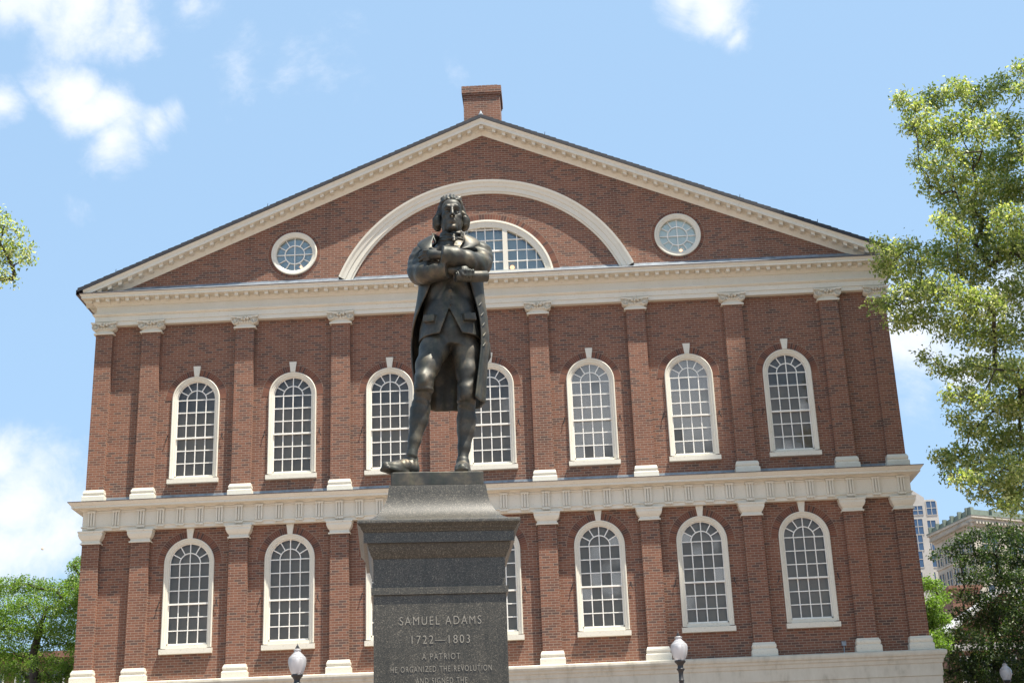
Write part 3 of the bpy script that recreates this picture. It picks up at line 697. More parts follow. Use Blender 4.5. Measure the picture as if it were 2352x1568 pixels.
# ================================================================== sculpting helpers (signed distance volumes)
class Vol:
    def __init__(s, lo, hi, h):
        s.h = h; s.lo = np.array(lo, float)
        s.n = np.ceil((np.array(hi) - s.lo) / h).astype(int) + 1
        s.ax = [s.lo[i] + h * np.arange(s.n[i]) for i in range(3)]
        s.D = np.full(tuple(s.n), 0.5, np.float32)
    def _sl(s, lo, hi, pad):
        sl = []
        for i in range(3):
            a = int(np.clip(np.floor((lo[i] - pad - s.lo[i]) / s.h), 0, s.n[i])); b = int(np.clip(np.ceil((hi[i] + pad - s.lo[i]) / s.h) + 1, 0, s.n[i])); sl.append(slice(a, b))
        P = (s.ax[0][sl[0]][:, None, None], s.ax[1][sl[1]][None, :, None], s.ax[2][sl[2]][None, None, :])
        return tuple(sl), P
    def op(s, prim, k=0.03, mode='u', pad=None):
        f, lo, hi = prim
        sl, P = s._sl(lo, hi, (pad if pad is not None else 0.10 + k))
        a = s.D[sl]
        if a.size == 0: return
        b = f(*P)
        if mode == 'u':
            h = np.clip(.5 + .5 * (a - b) / k, 0, 1); s.D[sl] = a + (b - a) * h - k * h * (1 - h)
        elif mode == 's':
            h = np.clip(.5 - .5 * (a + b) / k, 0, 1); s.D[sl] = a + (-b - a) * h + k * h * (1 - h)
        elif mode == 'i': s.D[sl] = np.maximum(a, b)
    def disp(s, fn, lo, hi):
        sl, P = s._sl(lo, hi, 0); s.D[sl] = s.D[sl] + fn(*P)
    def mesh(s):
        D = s.D; D[0], D[-1], D[:, 0], D[:, -1], D[:, :, 0], D[:, :, -1] = 1, 1, 1, 1, 1, 1
        S = D < 0
        c = [S[i:S.shape[0] - 1 + i, j:S.shape[1] - 1 + j, k:S.shape[2] - 1 + k] for i in (0, 1) for j in (0, 1) for k in (0, 1)]
        an = np.logical_or.reduce(c) & ~np.logical_and.reduce(c)
        I = np.argwhere(an); idx = -np.ones(an.shape, np.int64); idx[an] = np.arange(len(I))
        acc = np.zeros((len(I), 3)); cnt = np.zeros(len(I))
        off = [(i, j, k) for i in (0, 1) for j in (0, 1) for k in (0, 1)]
        val = [D[I[:, 0] + o[0], I[:, 1] + o[1], I[:, 2] + o[2]].astype(float) for o in off]
        for a in range(8):
            for b in range(a + 1, 8):
                d = [off[b][q] - off[a][q] for q in range(3)]
                if sum(abs(x) for x in d) != 1: continue
                m = (val[a] < 0) != (val[b] < 0)
                t = np.where(m, val[a] / np.where(m, val[a] - val[b], 1), 0)
                for q in range(3): acc[:, q] += np.where(m, off[a][q] + t * d[q], 0)
                cnt += m
        V = (I + acc / cnt[:, None]) * s.h + s.lo
        Q = []
        for ax in range(3):
            o1, o2 = [(1, 2), (2, 0), (0, 1)][ax]
            sa = [slice(None)] * 3; sb = [slice(None)] * 3; sa[ax] = slice(0, -1); sb[ax] = slice(1, None)
            ch = S[tuple(sa)] != S[tuple(sb)]
            E = np.argwhere(ch)
            ok = (E[:, o1] > 0) & (E[:, o2] > 0) & (E[:, o1] < S.shape[o1] - 1) & (E[:, o2] < S.shape[o2] - 1); E = E[ok]
            inside = S[E[:, 0], E[:, 1], E[:, 2]]
            q = []
            for d1, d2 in ((1, 1), (0, 1), (0, 0), (1, 0)):
                e = E.copy(); e[:, o1] -= d1; e[:, o2] -= d2; q.append(idx[e[:, 0], e[:, 1], e[:, 2]])
            q = np.stack(q, 1); q[~inside] = q[~inside][:, ::-1]; Q.append(q)
        return V, np.concatenate(Q)
    def obj(s, name, mat, parent, loc=(0, 0, 0), smooth_it=0):
        V, Q = s.mesh()
        me = bpy.data.meshes.new(name)
        me.vertices.add(len(V)); me.vertices.foreach_set('co', V.astype(np.float32).ravel())
        me.loops.add(Q.size); me.loops.foreach_set('vertex_index', Q.astype(np.int32).ravel())
        me.polygons.add(len(Q)); me.polygons.foreach_set('loop_start', np.arange(0, Q.size, 4, dtype=np.int32)); me.polygons.foreach_set('loop_total', np.full(len(Q), 4, np.int32))
        me.update(calc_edges=True); me.validate()
        me.polygons.foreach_set('use_smooth', [True] * len(me.polygons)); me.materials.append(MAT[mat])
        return link(name, me, parent, loc)
def rc(a, b, r1, r2):                                         # tapered capsule
    a = np.array(a, float); b = np.array(b, float); d = b - a; L2 = d @ d + 1e-12
    def f(X, Y, Z):
        t = np.clip(((X - a[0]) * d[0] + (Y - a[1]) * d[1] + (Z - a[2]) * d[2]) / L2, 0, 1)
        return np.sqrt((X - a[0] - t * d[0]) ** 2 + (Y - a[1] - t * d[1]) ** 2 + (Z - a[2] - t * d[2]) ** 2) - (r1 + (r2 - r1) * t)
    m = max(r1, r2); return f, np.minimum(a, b) - m, np.maximum(a, b) + m
def rotm(rx=0, ry=0, rz=0):
    return np.array(Matrix.Rotation(rz, 3, 'Z') @ Matrix.Rotation(ry, 3, 'Y') @ Matrix.Rotation(rx, 3, 'X'))
def ell(c, r, rot=None):
    c = np.array(c, float); r = np.array(r, float); M = np.eye(3) if rot is None else np.array(rot).T
    def f(X, Y, Z):
        x, y, z = X - c[0], Y - c[1], Z - c[2]
        p = [M[i, 0] * x + M[i, 1] * y + M[i, 2] * z for i in range(3)]
        k0 = np.sqrt((p[0] / r[0]) ** 2 + (p[1] / r[1]) ** 2 + (p[2] / r[2]) ** 2)
        k1 = np.sqrt((p[0] / r[0] ** 2) ** 2 + (p[1] / r[1] ** 2) ** 2 + (p[2] / r[2] ** 2) ** 2) + 1e-9
        return k0 * (k0 - 1) / k1
    m = max(r); return f, c - m, c + m
def rbox(c, hs, r, rot=None):
    c = np.array(c, float); hs = np.array(hs, float) - r; M = np.eye(3) if rot is None else np.array(rot).T
    def f(X, Y, Z):
        x, y, z = X - c[0], Y - c[1], Z - c[2]
        q = [np.abs(M[i, 0] * x + M[i, 1] * y + M[i, 2] * z) - hs[i] for i in range(3)]
        return np.sqrt(np.maximum(q[0], 0) ** 2 + np.maximum(q[1], 0) ** 2 + np.maximum(q[2], 0) ** 2) + np.minimum(np.maximum(q[0], np.maximum(q[1], q[2])), 0) - r
    m = np.linalg.norm(hs) + r; return f, c - m, c + m
def stack(rows):                                              # rows: z, cx, cy, a, b  (elliptic sections)
    rows = sorted(rows); z = np.array([q[0] for q in rows]); A = np.array([q[1:] for q in rows])
    def f(X, Y, Z):
        it = [np.interp(Z, z, A[:, i]) for i in range(4)]
        rr = np.sqrt(((X - it[0]) / it[2]) ** 2 + ((Y - it[1]) / it[3]) ** 2)
        return np.maximum((rr - 1) * np.minimum(it[2], it[3]) * (0.9 + 0 * X), np.maximum(z[0] - Z, Z - z[-1]))
    lo = np.array([(A[:, 0] - A[:, 2]).min(), (A[:, 1] - A[:, 3]).min(), z[0]]); hi = np.array([(A[:, 0] + A[:, 2]).max(), (A[:, 1] + A[:, 3]).max(), z[-1]])
    return f, lo, hi
def path(vol, pts, k=0.03):                                   # chain of tapered capsules: (x,y,z,r)
    for a, b in zip(pts[:-1], pts[1:]): vol.op(rc(a[:3], b[:3], a[3], b[3]), k)
def sheet(name, A, B, n, thick, parent, mat='bronze', bow=0.0, sub=2):   # thin cast sheet between two edge lines
    A = [Vector(p) for p in A]; B = [Vector(p) for p in B]; m = MB(); rows = []
    for i in range(n + 1):
        t = i / n; rows.append([a.lerp(b, t) + Vector((0, -bow * math.sin(PI * t), bow * .4 * math.sin(PI * t))) for a, b in zip(A, B)])
    m.grid(rows); o = m.obj(name, mat, parent, True)
    so = o.modifiers.new('t', 'SOLIDIFY'); so.thickness = thick; so.offset = 0
    sb = o.modifiers.new('s', 'SUBSURF'); sb.levels = sub; sb.render_levels = sub
    return o

# ================================================================== granite pedestal
PED = Vector((0.80, -28.45, 0)); PRZ = R(6.5)
ped = thing('granite_pedestal', 'tall speckled grey granite pedestal carved with a name and dates, under the bronze figure', 'pedestal', PED, PRZ)
def square_sweep(mb, prof, closed_top=True):
    rows = [[(-h, -h, z), (h, -h, z), (h, h, z), (-h, h, z)] for h, z in prof]
    mb.grid(rows, True)
    if closed_top: mb.add(rows[0], [(0, 1, 2, 3)])
cap = MB()
prof = [(.425, 4.895)]
for i in range(1, 17):
    t = i / 16 * PI / 2; prof.append((.432 + .252 * (1 - math.cos(t)) ** 1.0, 4.885 - .355 * math.sin(t)))
prof += [(.694, 4.527), (.700, 4.513), (.700, 4.497), (.688, 4.482), (.676, 4.472), (.672, 4.468), (.668, 4.452), (.656, 4.442), (.652, 4.428), (.646, 4.424), (.646, 4.335), (.616, 4.334), (.614, 4.322), (.606, 4.300), (.604, 4.282), (.592, 4.262), (.588, 4.244), (.577, 4.226), (.568, 4.212)]
square_sweep(cap, prof); co = cap.obj('capstone', 'granite', ped); smooth_by_angle(co, 35)
sh = MB(); square_sweep(sh, [(.564, 4.212), (.564, 3.966), (.583, 3.962), (.583, 3.902), (.564, 3.898), (.564, 2.1), (.60, 2.05), (.72, 2.0), (.72, 1.4)], True); sh.obj('shaft', 'granite', ped)
bs = MB(); square_sweep(bs, [(.80, 1.4), (.80, 1.25), (1.0, 1.2), (1.0, .55), (1.35, .5), (1.35, 0)], True); bs.obj('base', 'granite', ped)
def inscription(text, z0, z1, width):
    cu = bpy.data.curves.new('inscription', 'FONT'); cu.body = text; cu.align_x = 'CENTER'; cu.size = 1.0; cu.space_character = 1.28; cu.space_word = 1.15; cu.extrude = 0.02; cu.offset = -0.009
    tmp = bpy.data.objects.new('inscription', cu); COL.objects.link(tmp)
    dg = bpy.context.evaluated_depsgraph_get(); me = bpy.data.meshes.new_from_object(tmp.evaluated_get(dg)); bpy.data.objects.remove(tmp)
    co_ = np.empty(len(me.vertices) * 3, np.float32); me.vertices.foreach_get('co', co_); co_ = co_.reshape(-1, 3)
    x0, x1 = co_[:, 0].min(), co_[:, 0].max(); y0, y1 = co_[:, 1].min(), co_[:, 1].max()
    X = (co_[:, 0] - (x0 + x1) / 2) * width / (x1 - x0); Z = z0 + (co_[:, 1] - y0) * (z1 - z0) / (y1 - y0); Y = -.5645 - (co_[:, 2] + .02) * .10
    me.vertices.foreach_set('co', np.stack([X, Y, Z], 1).astype(np.float32).ravel()); me.materials.clear(); me.materials.append(MAT['granite_cut']); me.update()
    return link('inscription', me, ped)
inscription('SAMUEL ADAMS', 3.645, 3.715, .69); inscription('1722\u20141803', 3.487, 3.556, .49); inscription('A PATRIOT', 3.355, 3.405, .318)
inscription('HE ORGANIZED THE REVOLUTION', 3.254, 3.301, .845); inscription('AND SIGNED THE', 3.156, 3.204, .428)

# ================================================================== bronze statue
ZP = 5.02
stat = thing('bronze_statue', 'dark bronze statue of a standing man with folded arms and long open coat', 'statue', (0.79, -28.45, ZP))
plm = MB(); plm.box(-.41, .41, -.41, .41, -.125, 0)
po = plm.obj('plinth', 'bronze', stat, loc=(.01, 0, 0)); po.rotation_euler = (0, 0, PRZ)
bv = po.modifiers.new('b', 'BEVEL'); bv.width = .008; bv.segments = 2
H0 = np.array((.205, -.03, 2.655)); HA = R(7)                # head centre, turned to the viewer's right
cH, sH = math.cos(HA), math.sin(HA)
def hp(x, y, z): return (H0[0] + x * cH - y * sH, H0[1] + x * sH + y * cH, H0[2] + z)
HR = rotm(0, 0, HA)
# ---- body: head, neck, hands, breeches and stockings in one surface
B = Vol((-.36, -.50, .0), (.62, .36, 2.62), .0095)
B.op(stack([(1.30, .165, .02, .20, .17), (1.45, .165, .03, .25, .20), (1.65, .175, .03, .235, .19), (1.95, .185, .02, .24, .19), (2.25, .195, .03, .27, .17), (2.36, .20, .04, .12, .12)]), .05)
B.op(rc((.20, .03, 2.28), hp(0, .02, -.10), .105, .088), .05)
# viewer-left leg, stepping forward and out
path(B, [(.045, .02, 1.40, 0.1379), (.02, -.06, 1.28, 0.1335), (-.035, -.17, 1.08, 0.1086), (-.062, -.235, .93, 0.0837), (-.068, -.245, .86, 0.0783)], .04)
path(B, [(-.068, -.245, .86, 0.0783), (-.085, -.20, .78, 0.0748), (-.112, -.165, .65, 0.0872), (-.128, -.165, .55, 0.0819), (-.165, -.185, .36, 0.0561), (-.19, -.20, .22, 0.0445), (-.20, -.20, .10, 0.0481)], .03)
B.op(ell((-.068, -.30, .895), (.055, .045, .07)), .04)
# viewer-right leg, carrying the weight
path(B, [(.285, .04, 1.40, 0.1379), (.315, .02, 1.25, 0.1335), (.325, -.02, 1.05, 0.1068), (.315, -.04, .88, 0.0837), (.308, -.04, .80, 0.0783)], .04)
path(B, [(.308, -.04, .80, 0.0783), (.305, .0, .72, 0.0757), (.300, .03, .60, 0.0872), (.292, .03, .50, 0.0801), (.272, .01, .33, 0.0552), (.258, .0, .21, 0.0454), (.258, .0, .08, 0.0490)], .03)
B.op(ell((.308, -.095, .83), (.055, .045, .07)), .04)
for (x, y, z, r) in ((-.068, -.238, .815, .076), (.307, -.03, .762, .076)):    # knee bands
    B.op((lambda X, Y, Z, x=x, y=y, z=z, r=r: np.sqrt((np.sqrt((X - x) ** 2 + (Y - y) ** 2) - r) ** 2 + (Z - z) ** 2) - .017, np.array((x - r - .02, y - r - .02, z - .02)), np.array((x + r + .02, y + r + .02, z + .02))), .012)
    B.op(rbox((x - .055, y - .068, z), (.02, .012, .02), .006, rotm(0, 0, .5)), .006)
# breeches folds and stocking wrinkles
def folds(X, Y, Z):
    a = .0030 * np.sin(60 * Z + 22 * X + 9 * np.sin(9 * X + 7 * Y)) * np.clip(1 - np.abs(Z - .92) / .16, 0, 1)
    b = .0030 * np.sin(26 * Z - 30 * np.abs(X - .175) + 8 * Y) * np.clip(1 - np.abs(Z - 1.30) / .16, 0, 1)
    c = .0045 * np.sin(130 * Z + 30 * X + 20 * Y) * np.clip(1 - np.abs(Z - .17) / .07, 0, 1)
    d = .004 * np.sin(95 * Z + 26 * X + 15 * Y) * np.clip(1 - np.abs(Z - .72) / .08, 0, 1)
    return a + b + c + d
B.disp(folds, (-.36, -.5, .08), (.62, .36, 1.5))
# far hand gripping the near sleeve (his left), fingers curled round the upper arm
B.op(rc((.13, -.375, 2.095), (.055, -.345, 2.115), .040, .046), .02)
B.op(ell((.045, -.345, 2.118), (.055, .030, .048), rotm(0, .3, .5)), .02)
for i, (dz, L) in enumerate(((.040, .105), (.014, .118), (-.012, .112), (-.036, .092))):
    a = (.02, -.350 + .006 * i, 2.118 + dz); b = (.02 - L * .55, -.335 + .012 * i, 2.122 + dz * 1.1); c = (.02 - L, -.275 + .012 * i, 2.118 + dz * 1.15)
    B.op(rc(a, b, .0165, .0155), .008); B.op(rc(b, c, .0155, .013), .006)
B.op(rc((.07, -.345, 2.155), (.03, -.318, 2.195), .018, .0165), .012); B.op(rc((.03, -.318, 2.195), (.0, -.285, 2.205), .016, .013), .006)
# near hand (his right) closed round the paper roll
B.op(rc((.20, -.335, 1.955), (.285, -.345, 1.945), .040, .045), .02)
B.op(ell((.325, -.350, 1.945), (.062, .034, .050), rotm(0, .1, -.1)), .02)
for i, (x, L) in enumerate(((.318, 1.0), (.350, 1.06), (.382, 1.0), (.412, .86))):
    a = (x, -.368 + .012 * i, 1.965 - .012 * i); b = (x + .008, -.405 + .012 * i, 1.925); c = (x + .006, -.398 + .012 * i, 1.925 - .052 * L); d = (x, -.355 + .012 * i, 1.925 - .078 * L)
    B.op(rc(a, b, .0175, .0165), .008); B.op(rc(b, c, .0165, .0155), .006); B.op(rc(c, d, .0155, .013), .006)
B.op(rc((.285, -.365, 1.925), (.305, -.405, 1.905), .019, .017), .012); B.op(rc((.305, -.405, 1.905), (.33, -.408, 1.872), .017, .014), .006)
# ---- head, sculpted finer and joined to the body mesh at the neck
Hd = Vol(tuple(H0 + np.array((-.20, -.27, -.30))), tuple(H0 + np.array((.20, .25, .24))), .0052)
def he(x, y, z, r, k=.02, mode='u', rot=None): Hd.op(ell(hp(x, y, z), r, HR if rot is None else HR @ rot), k, mode, pad=.06)
def hc(a, b, r1, r2, k=.015, mode='u'): Hd.op(rc(hp(*a), hp(*b), r1, r2), k, mode, pad=.06)
Hd.op(rc((.20, .03, 2.28), hp(0, .02, -.10), .105, .088), .05)
he(0, .03, .05, (.112, .148, .122)); he(0, -.045, -.055, (.096, .098, .140), .03); he(0, -.120, -.108, (.044, .030, .046), .04)
for s in (-1, 1):
    hc((s * .074, -.01, -.09), (s * .020, -.098, -.170), .033, .033, .04)
    he(s * .064, -.098, -.040, (.030, .026, .026), .03)                        # cheekbone
    he(s * .050, -.090, -.110, (.026, .024, .045), .03)
he(0, -.128, -.172, (.034, .026, .027), .025)                                  # chin
he(0, -.084, .074, (.086, .060, .066), .03)                                    # forehead
for s in (-1, 1):
    he(s * .046, -.156, -.002, (.036, .036, .026), .026, 's')                  # socket
    he(s * .045, -.114, -.005, (.024, .022, .021), .006)                       # eyeball
    hc((s * .022, -.136, .006), (s * .047, -.139, .014), .0065, .0075, .006); hc((s * .047, -.139, .014), (s * .070, -.124, .004), .0075, .006, .006)   # upper lid
    hc((s * .024, -.132, -.020), (s * .048, -.134, -.025), .005, .006, .006); hc((s * .048, -.134, -.025), (s * .069, -.120, -.014), .006, .005, .006)
    hc((s * .014, -.146, .036), (s * .046, -.146, .040), .012, .012, .03); hc((s * .046, -.146, .040), (s * .072, -.122, .032), .012, .009, .025)    # brow
hc((0, -.148, .026), (0, -.180, -.030), .0135, .0150, .014); hc((0, -.180, -.030), (0, -.198, -.062), .0140, .0165, .014)
for s in (-1, 1):
    he(s * .018, -.172, -.068, (.0130, .018, .0125), .016)
    hc((s * .036, -.158, -.080), (s * .046, -.140, -.112), .003, .004, .010, 's')                                   # nasolabial fold
hc((-.030, -.142, -.116), (-.008, -.160, -.110), .0055, .0080, .010); hc((.030, -.142, -.116), (.008, -.160, -.110), .0055, .0080, .010); hc((-.008, -.158, -.110), (.008, -.158, -.110), .0080, .0080, .008)
hc((-.026, -.141, -.127), (0, -.155, -.130), .0065, .0090, .010); hc((.026, -.141, -.127), (0, -.153, -.130), .0065, .0090, .010)
hc((-.034, -.152, -.1195), (0, -.172, -.1185), .0030, .0035, .004, 's'); hc((.034, -.152, -.1195), (0, -.172, -.1185), .0030, .0035, .004, 's')
hc((-.02, -.160, -.150), (.02, -.160, -.150), .009, .009, .014, 's')
V1, Q1 = B.mesh(); V2, Q2 = Hd.mesh()
def np_obj(name, V, Q, mat, parent):
    me = bpy.data.meshes.new(name); me.vertices.add(len(V)); me.vertices.foreach_set('co', V.astype(np.float32).ravel())
    me.loops.add(Q.size); me.loops.foreach_set('vertex_index', Q.astype(np.int32).ravel()); me.polygons.add(len(Q))
    me.polygons.foreach_set('loop_start', np.arange(0, Q.size, Q.shape[1], dtype=np.int32)); me.polygons.foreach_set('loop_total', np.full(len(Q), Q.shape[1], np.int32))
    me.update(calc_edges=True); me.validate(); me.polygons.foreach_set('use_smooth', [True] * len(me.polygons)); me.materials.append(MAT[mat])
    return link(name, me, parent)
np_obj('body', np.concatenate([V1, V2]), np.concatenate([Q1, Q2 + len(V1)]), 'bronze', stat)
# ---- hair: swept back from the forehead, curls over the ears
Hr = Vol(tuple(H0 + np.array((-.25, -.24, -.27))), tuple(H0 + np.array((.25, .30, .28))), .006)
def re(x, y, z, r, k=.02, mode='u'): Hr.op(ell(hp(x, y, z), r, HR), k, mode, pad=.06)
def rcc(a, b, r1, r2, k=.02): Hr.op(rc(hp(*a), hp(*b), r1, r2), k, pad=.06)
re(0, .055, .066, (.120, .152, .136))
re(0, -.130, -.04, (.102, .125, .185), .015, 's')                                # face opening
for i in range(7):                                                             # locks combed back from the hairline
    x = -.060 + .020 * i; h_ = .007 * math.sin(i * 2.3)
    rcc((x * 1.05, -.092 + 3.0 * x * x, .148 + h_ - x * x * 5), (x * 1.25, -.03, .192 + h_ - x * x * 6), .018, .024, .010); rcc((x * 1.25, -.03, .192 + h_ - x * x * 6), (x * 1.3, .06, .196 + h_ - x * x * 7), .024, .024, .012)
for s in (-1, 1):
    for j, y0 in enumerate((-.035, .0, .04, .08)):                              # side locks sweeping back and down over the ears
        pts_ = [(s * .094, y0 - .01, .130, .015), (s * .106, y0 + .022, .075, .017), (s * .117, y0 + .034, .03, .021), (s * .130, y0 + .036, -.012, .028), (s * .138, y0 + .034, -.052, .034), (s * .130, y0 + .032, -.084, .028)]
        for a, b in zip(pts_[:-1], pts_[1:]): rcc(a[:3], b[:3], a[3], b[3], .022)
    rcc((s * .138, .008, -.030), (s * .158, .012, -.030), .024, .020, .014)
    rcc((s * .132, .012, -.075), (s * .146, .014, -.080), .020, .022, .016)
rcc((0, .16, .0), (0, .17, -.14), .07, .05)
def strands(X, Y, Z):
    x = (X - H0[0]) * cH + (Y - H0[1]) * sH; y = -(X - H0[0]) * sH + (Y - H0[1]) * cH; z = Z - H0[2]
    side = np.clip(np.abs(x) * 12 - .6, 0, 1)
    return .0048 * np.sin(150 * y + 42 * z + 3 * np.sin(28 * z)) * side + .0040 * np.sin(190 * x + 12 * y) * np.clip((z - .10) * 12, 0, 1) * (1 - side)
Hr.disp(strands, tuple(H0 - .3), tuple(H0 + .3))
Hr.obj('hair', 'bronze', stat)
# ---- neckcloth with its bow
Cv = Vol((.02, -.26, 2.30), (.40, .18, 2.56), .0065)
for z, r_ in ((2.475, .098), (2.445, .104), (2.415, .112), (2.39, .120)):
    Cv.op((lambda X, Y, Z, z=z, r_=r_: np.sqrt((np.sqrt((X - .205) ** 2 + (Y - .005) ** 2 * 1.05) - r_) ** 2 + ((Z - z - .10 * (Y - .0)) * 1.0) ** 2) - .021, np.array((.05, -.16, z - .08)), np.array((.36, .16, z + .08))), .010)
Cv.op(ell((.225, -.124, 2.43), (.026, .020, .026)), .01); Cv.op(ell((.268, -.108, 2.437), (.040, .018, .024), rotm(0, -.35, .3)), .01); Cv.op(ell((.172, -.112, 2.43), (.036, .016, .024), rotm(0, .2, -.2)), .01)
path(Cv, [(.225, -.125, 2.42, .018), (.232, -.155, 2.37, .018), (.238, -.18, 2.33, .016)], .01)
Cv.disp(lambda X, Y, Z: .003 * np.sin(150 * Z + 60 * X), (.02, -.26, 2.30), (.40, .18, 2.56)); Cv.obj('neckcloth', 'bronze', stat)
# ---- waistcoat with long split skirts
Wc = Vol((-.20, -.36, 1.32), (.52, .30, 2.44), .0085)
WR = [(1.375, .165, .03, .300, .275), (1.50, .165, .03, .290, .262), (1.62, .172, .03, .270, .245), (1.75, .18, .03, .258, .232), (1.95, .185, .02, .262, .235), (2.15, .195, .02, .275, .225), (2.30, .20, .03, .215, .185), (2.40, .205, .03, .135, .135)]
Wc.op(stack(WR), .01)
Wc.op((lambda X, Y, Z: np.maximum(np.abs(X - .178 - .05 * (1.62 - Z)) - .41 * np.maximum(1.63 - Z, 0) - .0, Z - 1.64), np.array((-.1, -.4, 1.3)), np.array((.5, .0, 1.66))), .006, 's', pad=0)
Wc.op(stack([(q[0] - (.02 if q[0] < 1.4 else 0), q[1], q[2], q[3] - .022, q[4] - .022) for q in WR if q[0] < 1.66]), .006, 's', pad=0)
Wc.op((lambda X, Y, Z: np.maximum(.06 - Y, Z - 1.70) * 1.0, np.array((-.2, .04, 1.3)), np.array((.52, .30, 1.72))), .006, 's', pad=0)
Wc.disp(lambda X, Y, Z: .006 * np.sin(150 * Z) * np.clip((Z - 2.15) * 20, 0, 1) * np.clip(1 - np.abs(X - .2) / .10, 0, 1), (-.2, -.36, 2.14), (.52, .0, 2.36))
for i in range(9):
    z = 1.66 + i * .075; Wc.op(ell((.193, .02 - float(np.interp(z, [q[0] for q in WR], [q[4] for q in WR])) - .002, z), (.013, .010, .013)), .003, pad=.03)
for s in (-1, 1):
    x = .178 + s * .175
    Wc.op(rbox((x, -.175, 1.535), (.062, .05, .038), .008, rotm(0, -s * .14, s * .52)), .006, pad=.03)
Wc.disp(lambda X, Y, Z: .005 * np.sin(34 * Z + 14 * np.abs(X - .18) * 2) * np.clip((Z - 1.62) * 8, 0, 1) * np.clip((2.05 - Z) * 6, 0, 1), (-.2, -.36, 1.6), (.52, .0, 2.1))
Wc.obj('waistcoat', 'bronze', stat)
# ---- coat: shoulders, sleeves, cuffs and collar
Ct = Vol((-.30, -.54, 1.72), (.66, .34, 2.50), .0085)
Ct.op(stack([(1.955, .185, .03, .300, .245), (2.0, .185, .03, .308, .25), (2.15, .19, .03, .325, .235), (2.27, .195, .04, .32, .195), (2.345, .20, .05, .23, .155), (2.40, .205, .05, .15, .14)]), .03)
Ct.op(ell((.075, .06, 2.375), (.085, .09, .05)), .03); Ct.op(ell((.345, .06, 2.375), (.085, .09, .05)), .03)
Ct.op(ell((-.06, .03, 2.28), (.13, .13, .085)), .05); Ct.op(ell((.455, .03, 2.285), (.13, .13, .085)), .05)
Ct.op((lambda X, Y, Z: np.maximum(np.abs(X - (.19 + .03 * (Z - 2.0))) - np.interp(Z, [1.7, 2.0, 2.2, 2.32, 2.45], [.20, .14, .10, .135, .15]), Y + .075), np.array((-.15, -.5, 1.7)), np.array((.55, -.05, 2.5))), .02, 's', pad=0)
Ct.op(stack([(1.70, .178, .03, .262, .235), (2.25, .19, .03, .262, .19), (2.45, .205, .01, .118, .118)]), .01, 's', pad=0)
# sleeves
path(Ct, [(-.080, .03, 2.285, .104), (-.106, .0, 2.19, .113), (-.112, -.06, 2.09, .108), (-.100, -.115, 2.03, .104)], .04)
path(Ct, [(-.100, -.115, 2.03, .104), (-.03, -.225, 1.99, .106), (.06, -.300, 1.975, .094), (.12, -.325, 1.972, .086)], .04)
path(Ct, [(.085, -.312, 1.974, .097), (.185, -.345, 1.966, .093)], .012)           # turned-back cuff
def flat_end(c, n, r):                                        # crisp end of a cuff
    c = np.array(c); n = np.array(n) / np.linalg.norm(n)
    return (lambda X, Y, Z: np.maximum(-((X - c[0]) * n[0] + (Y - c[1]) * n[1] + (Z - c[2]) * n[2]), np.sqrt((X - c[0] - n[0] * .07) ** 2 + (Y - c[1] - n[1] * .07) ** 2 + (Z - c[2] - n[2] * .07) ** 2) - r)), c - r - .07, c + r + .07
Ct.op(flat_end((.190, -.345, 1.966), (1, -.33, -.08), .115), .006, 's', pad=.0)
path(Ct, [(.462, .03, 2.29, .104), (.476, .0, 2.20, .112), (.468, -.08, 2.12, .110), (.440, -.15, 2.08, .106)], .04)
path(Ct, [(.440, -.15, 2.08, .106), (.36, -.275, 2.070, .096), (.25, -.365, 2.077, .088), (.19, -.385, 2.083, .084)], .04)
path(Ct, [(.245, -.372, 2.077, .093), (.135, -.398, 2.090, .090)], .012)
fe, lo_, hi_ = flat_end((.130, -.399, 2.091), (-1, -.24, .13), .125)
Ct.op((lambda X, Y, Z: np.maximum(fe(X, Y, Z), np.maximum(2.0 - Z, Y + .31)), lo_, hi_), .006, 's', pad=.0)
def sfold(X, Y, Z):
    a = 0.0055 * np.sin(52 * (Z + .35 * X) + 24 * (Y + .2) + 2.2 * np.sin(30 * X)) * np.clip(1 - np.hypot(X + .10, Y + .09) / .22, 0, 1)
    b = 0.0055 * np.sin(52 * (Z - .4 * X) + 24 * (Y + .1) + 2.0 * np.sin(26 * X)) * np.clip(1 - np.hypot(X - .47, Y + .11) / .22, 0, 1)
    c = .0030 * np.sin(60 * X + 30 * Z + 20 * Y) * np.clip(1 - np.abs(Z - 2.03) / .16, 0, 1) * (Y < -.15)
    return a + b + c
Ct.disp(sfold, (-.30, -.54, 1.80), (.66, .34, 2.36))
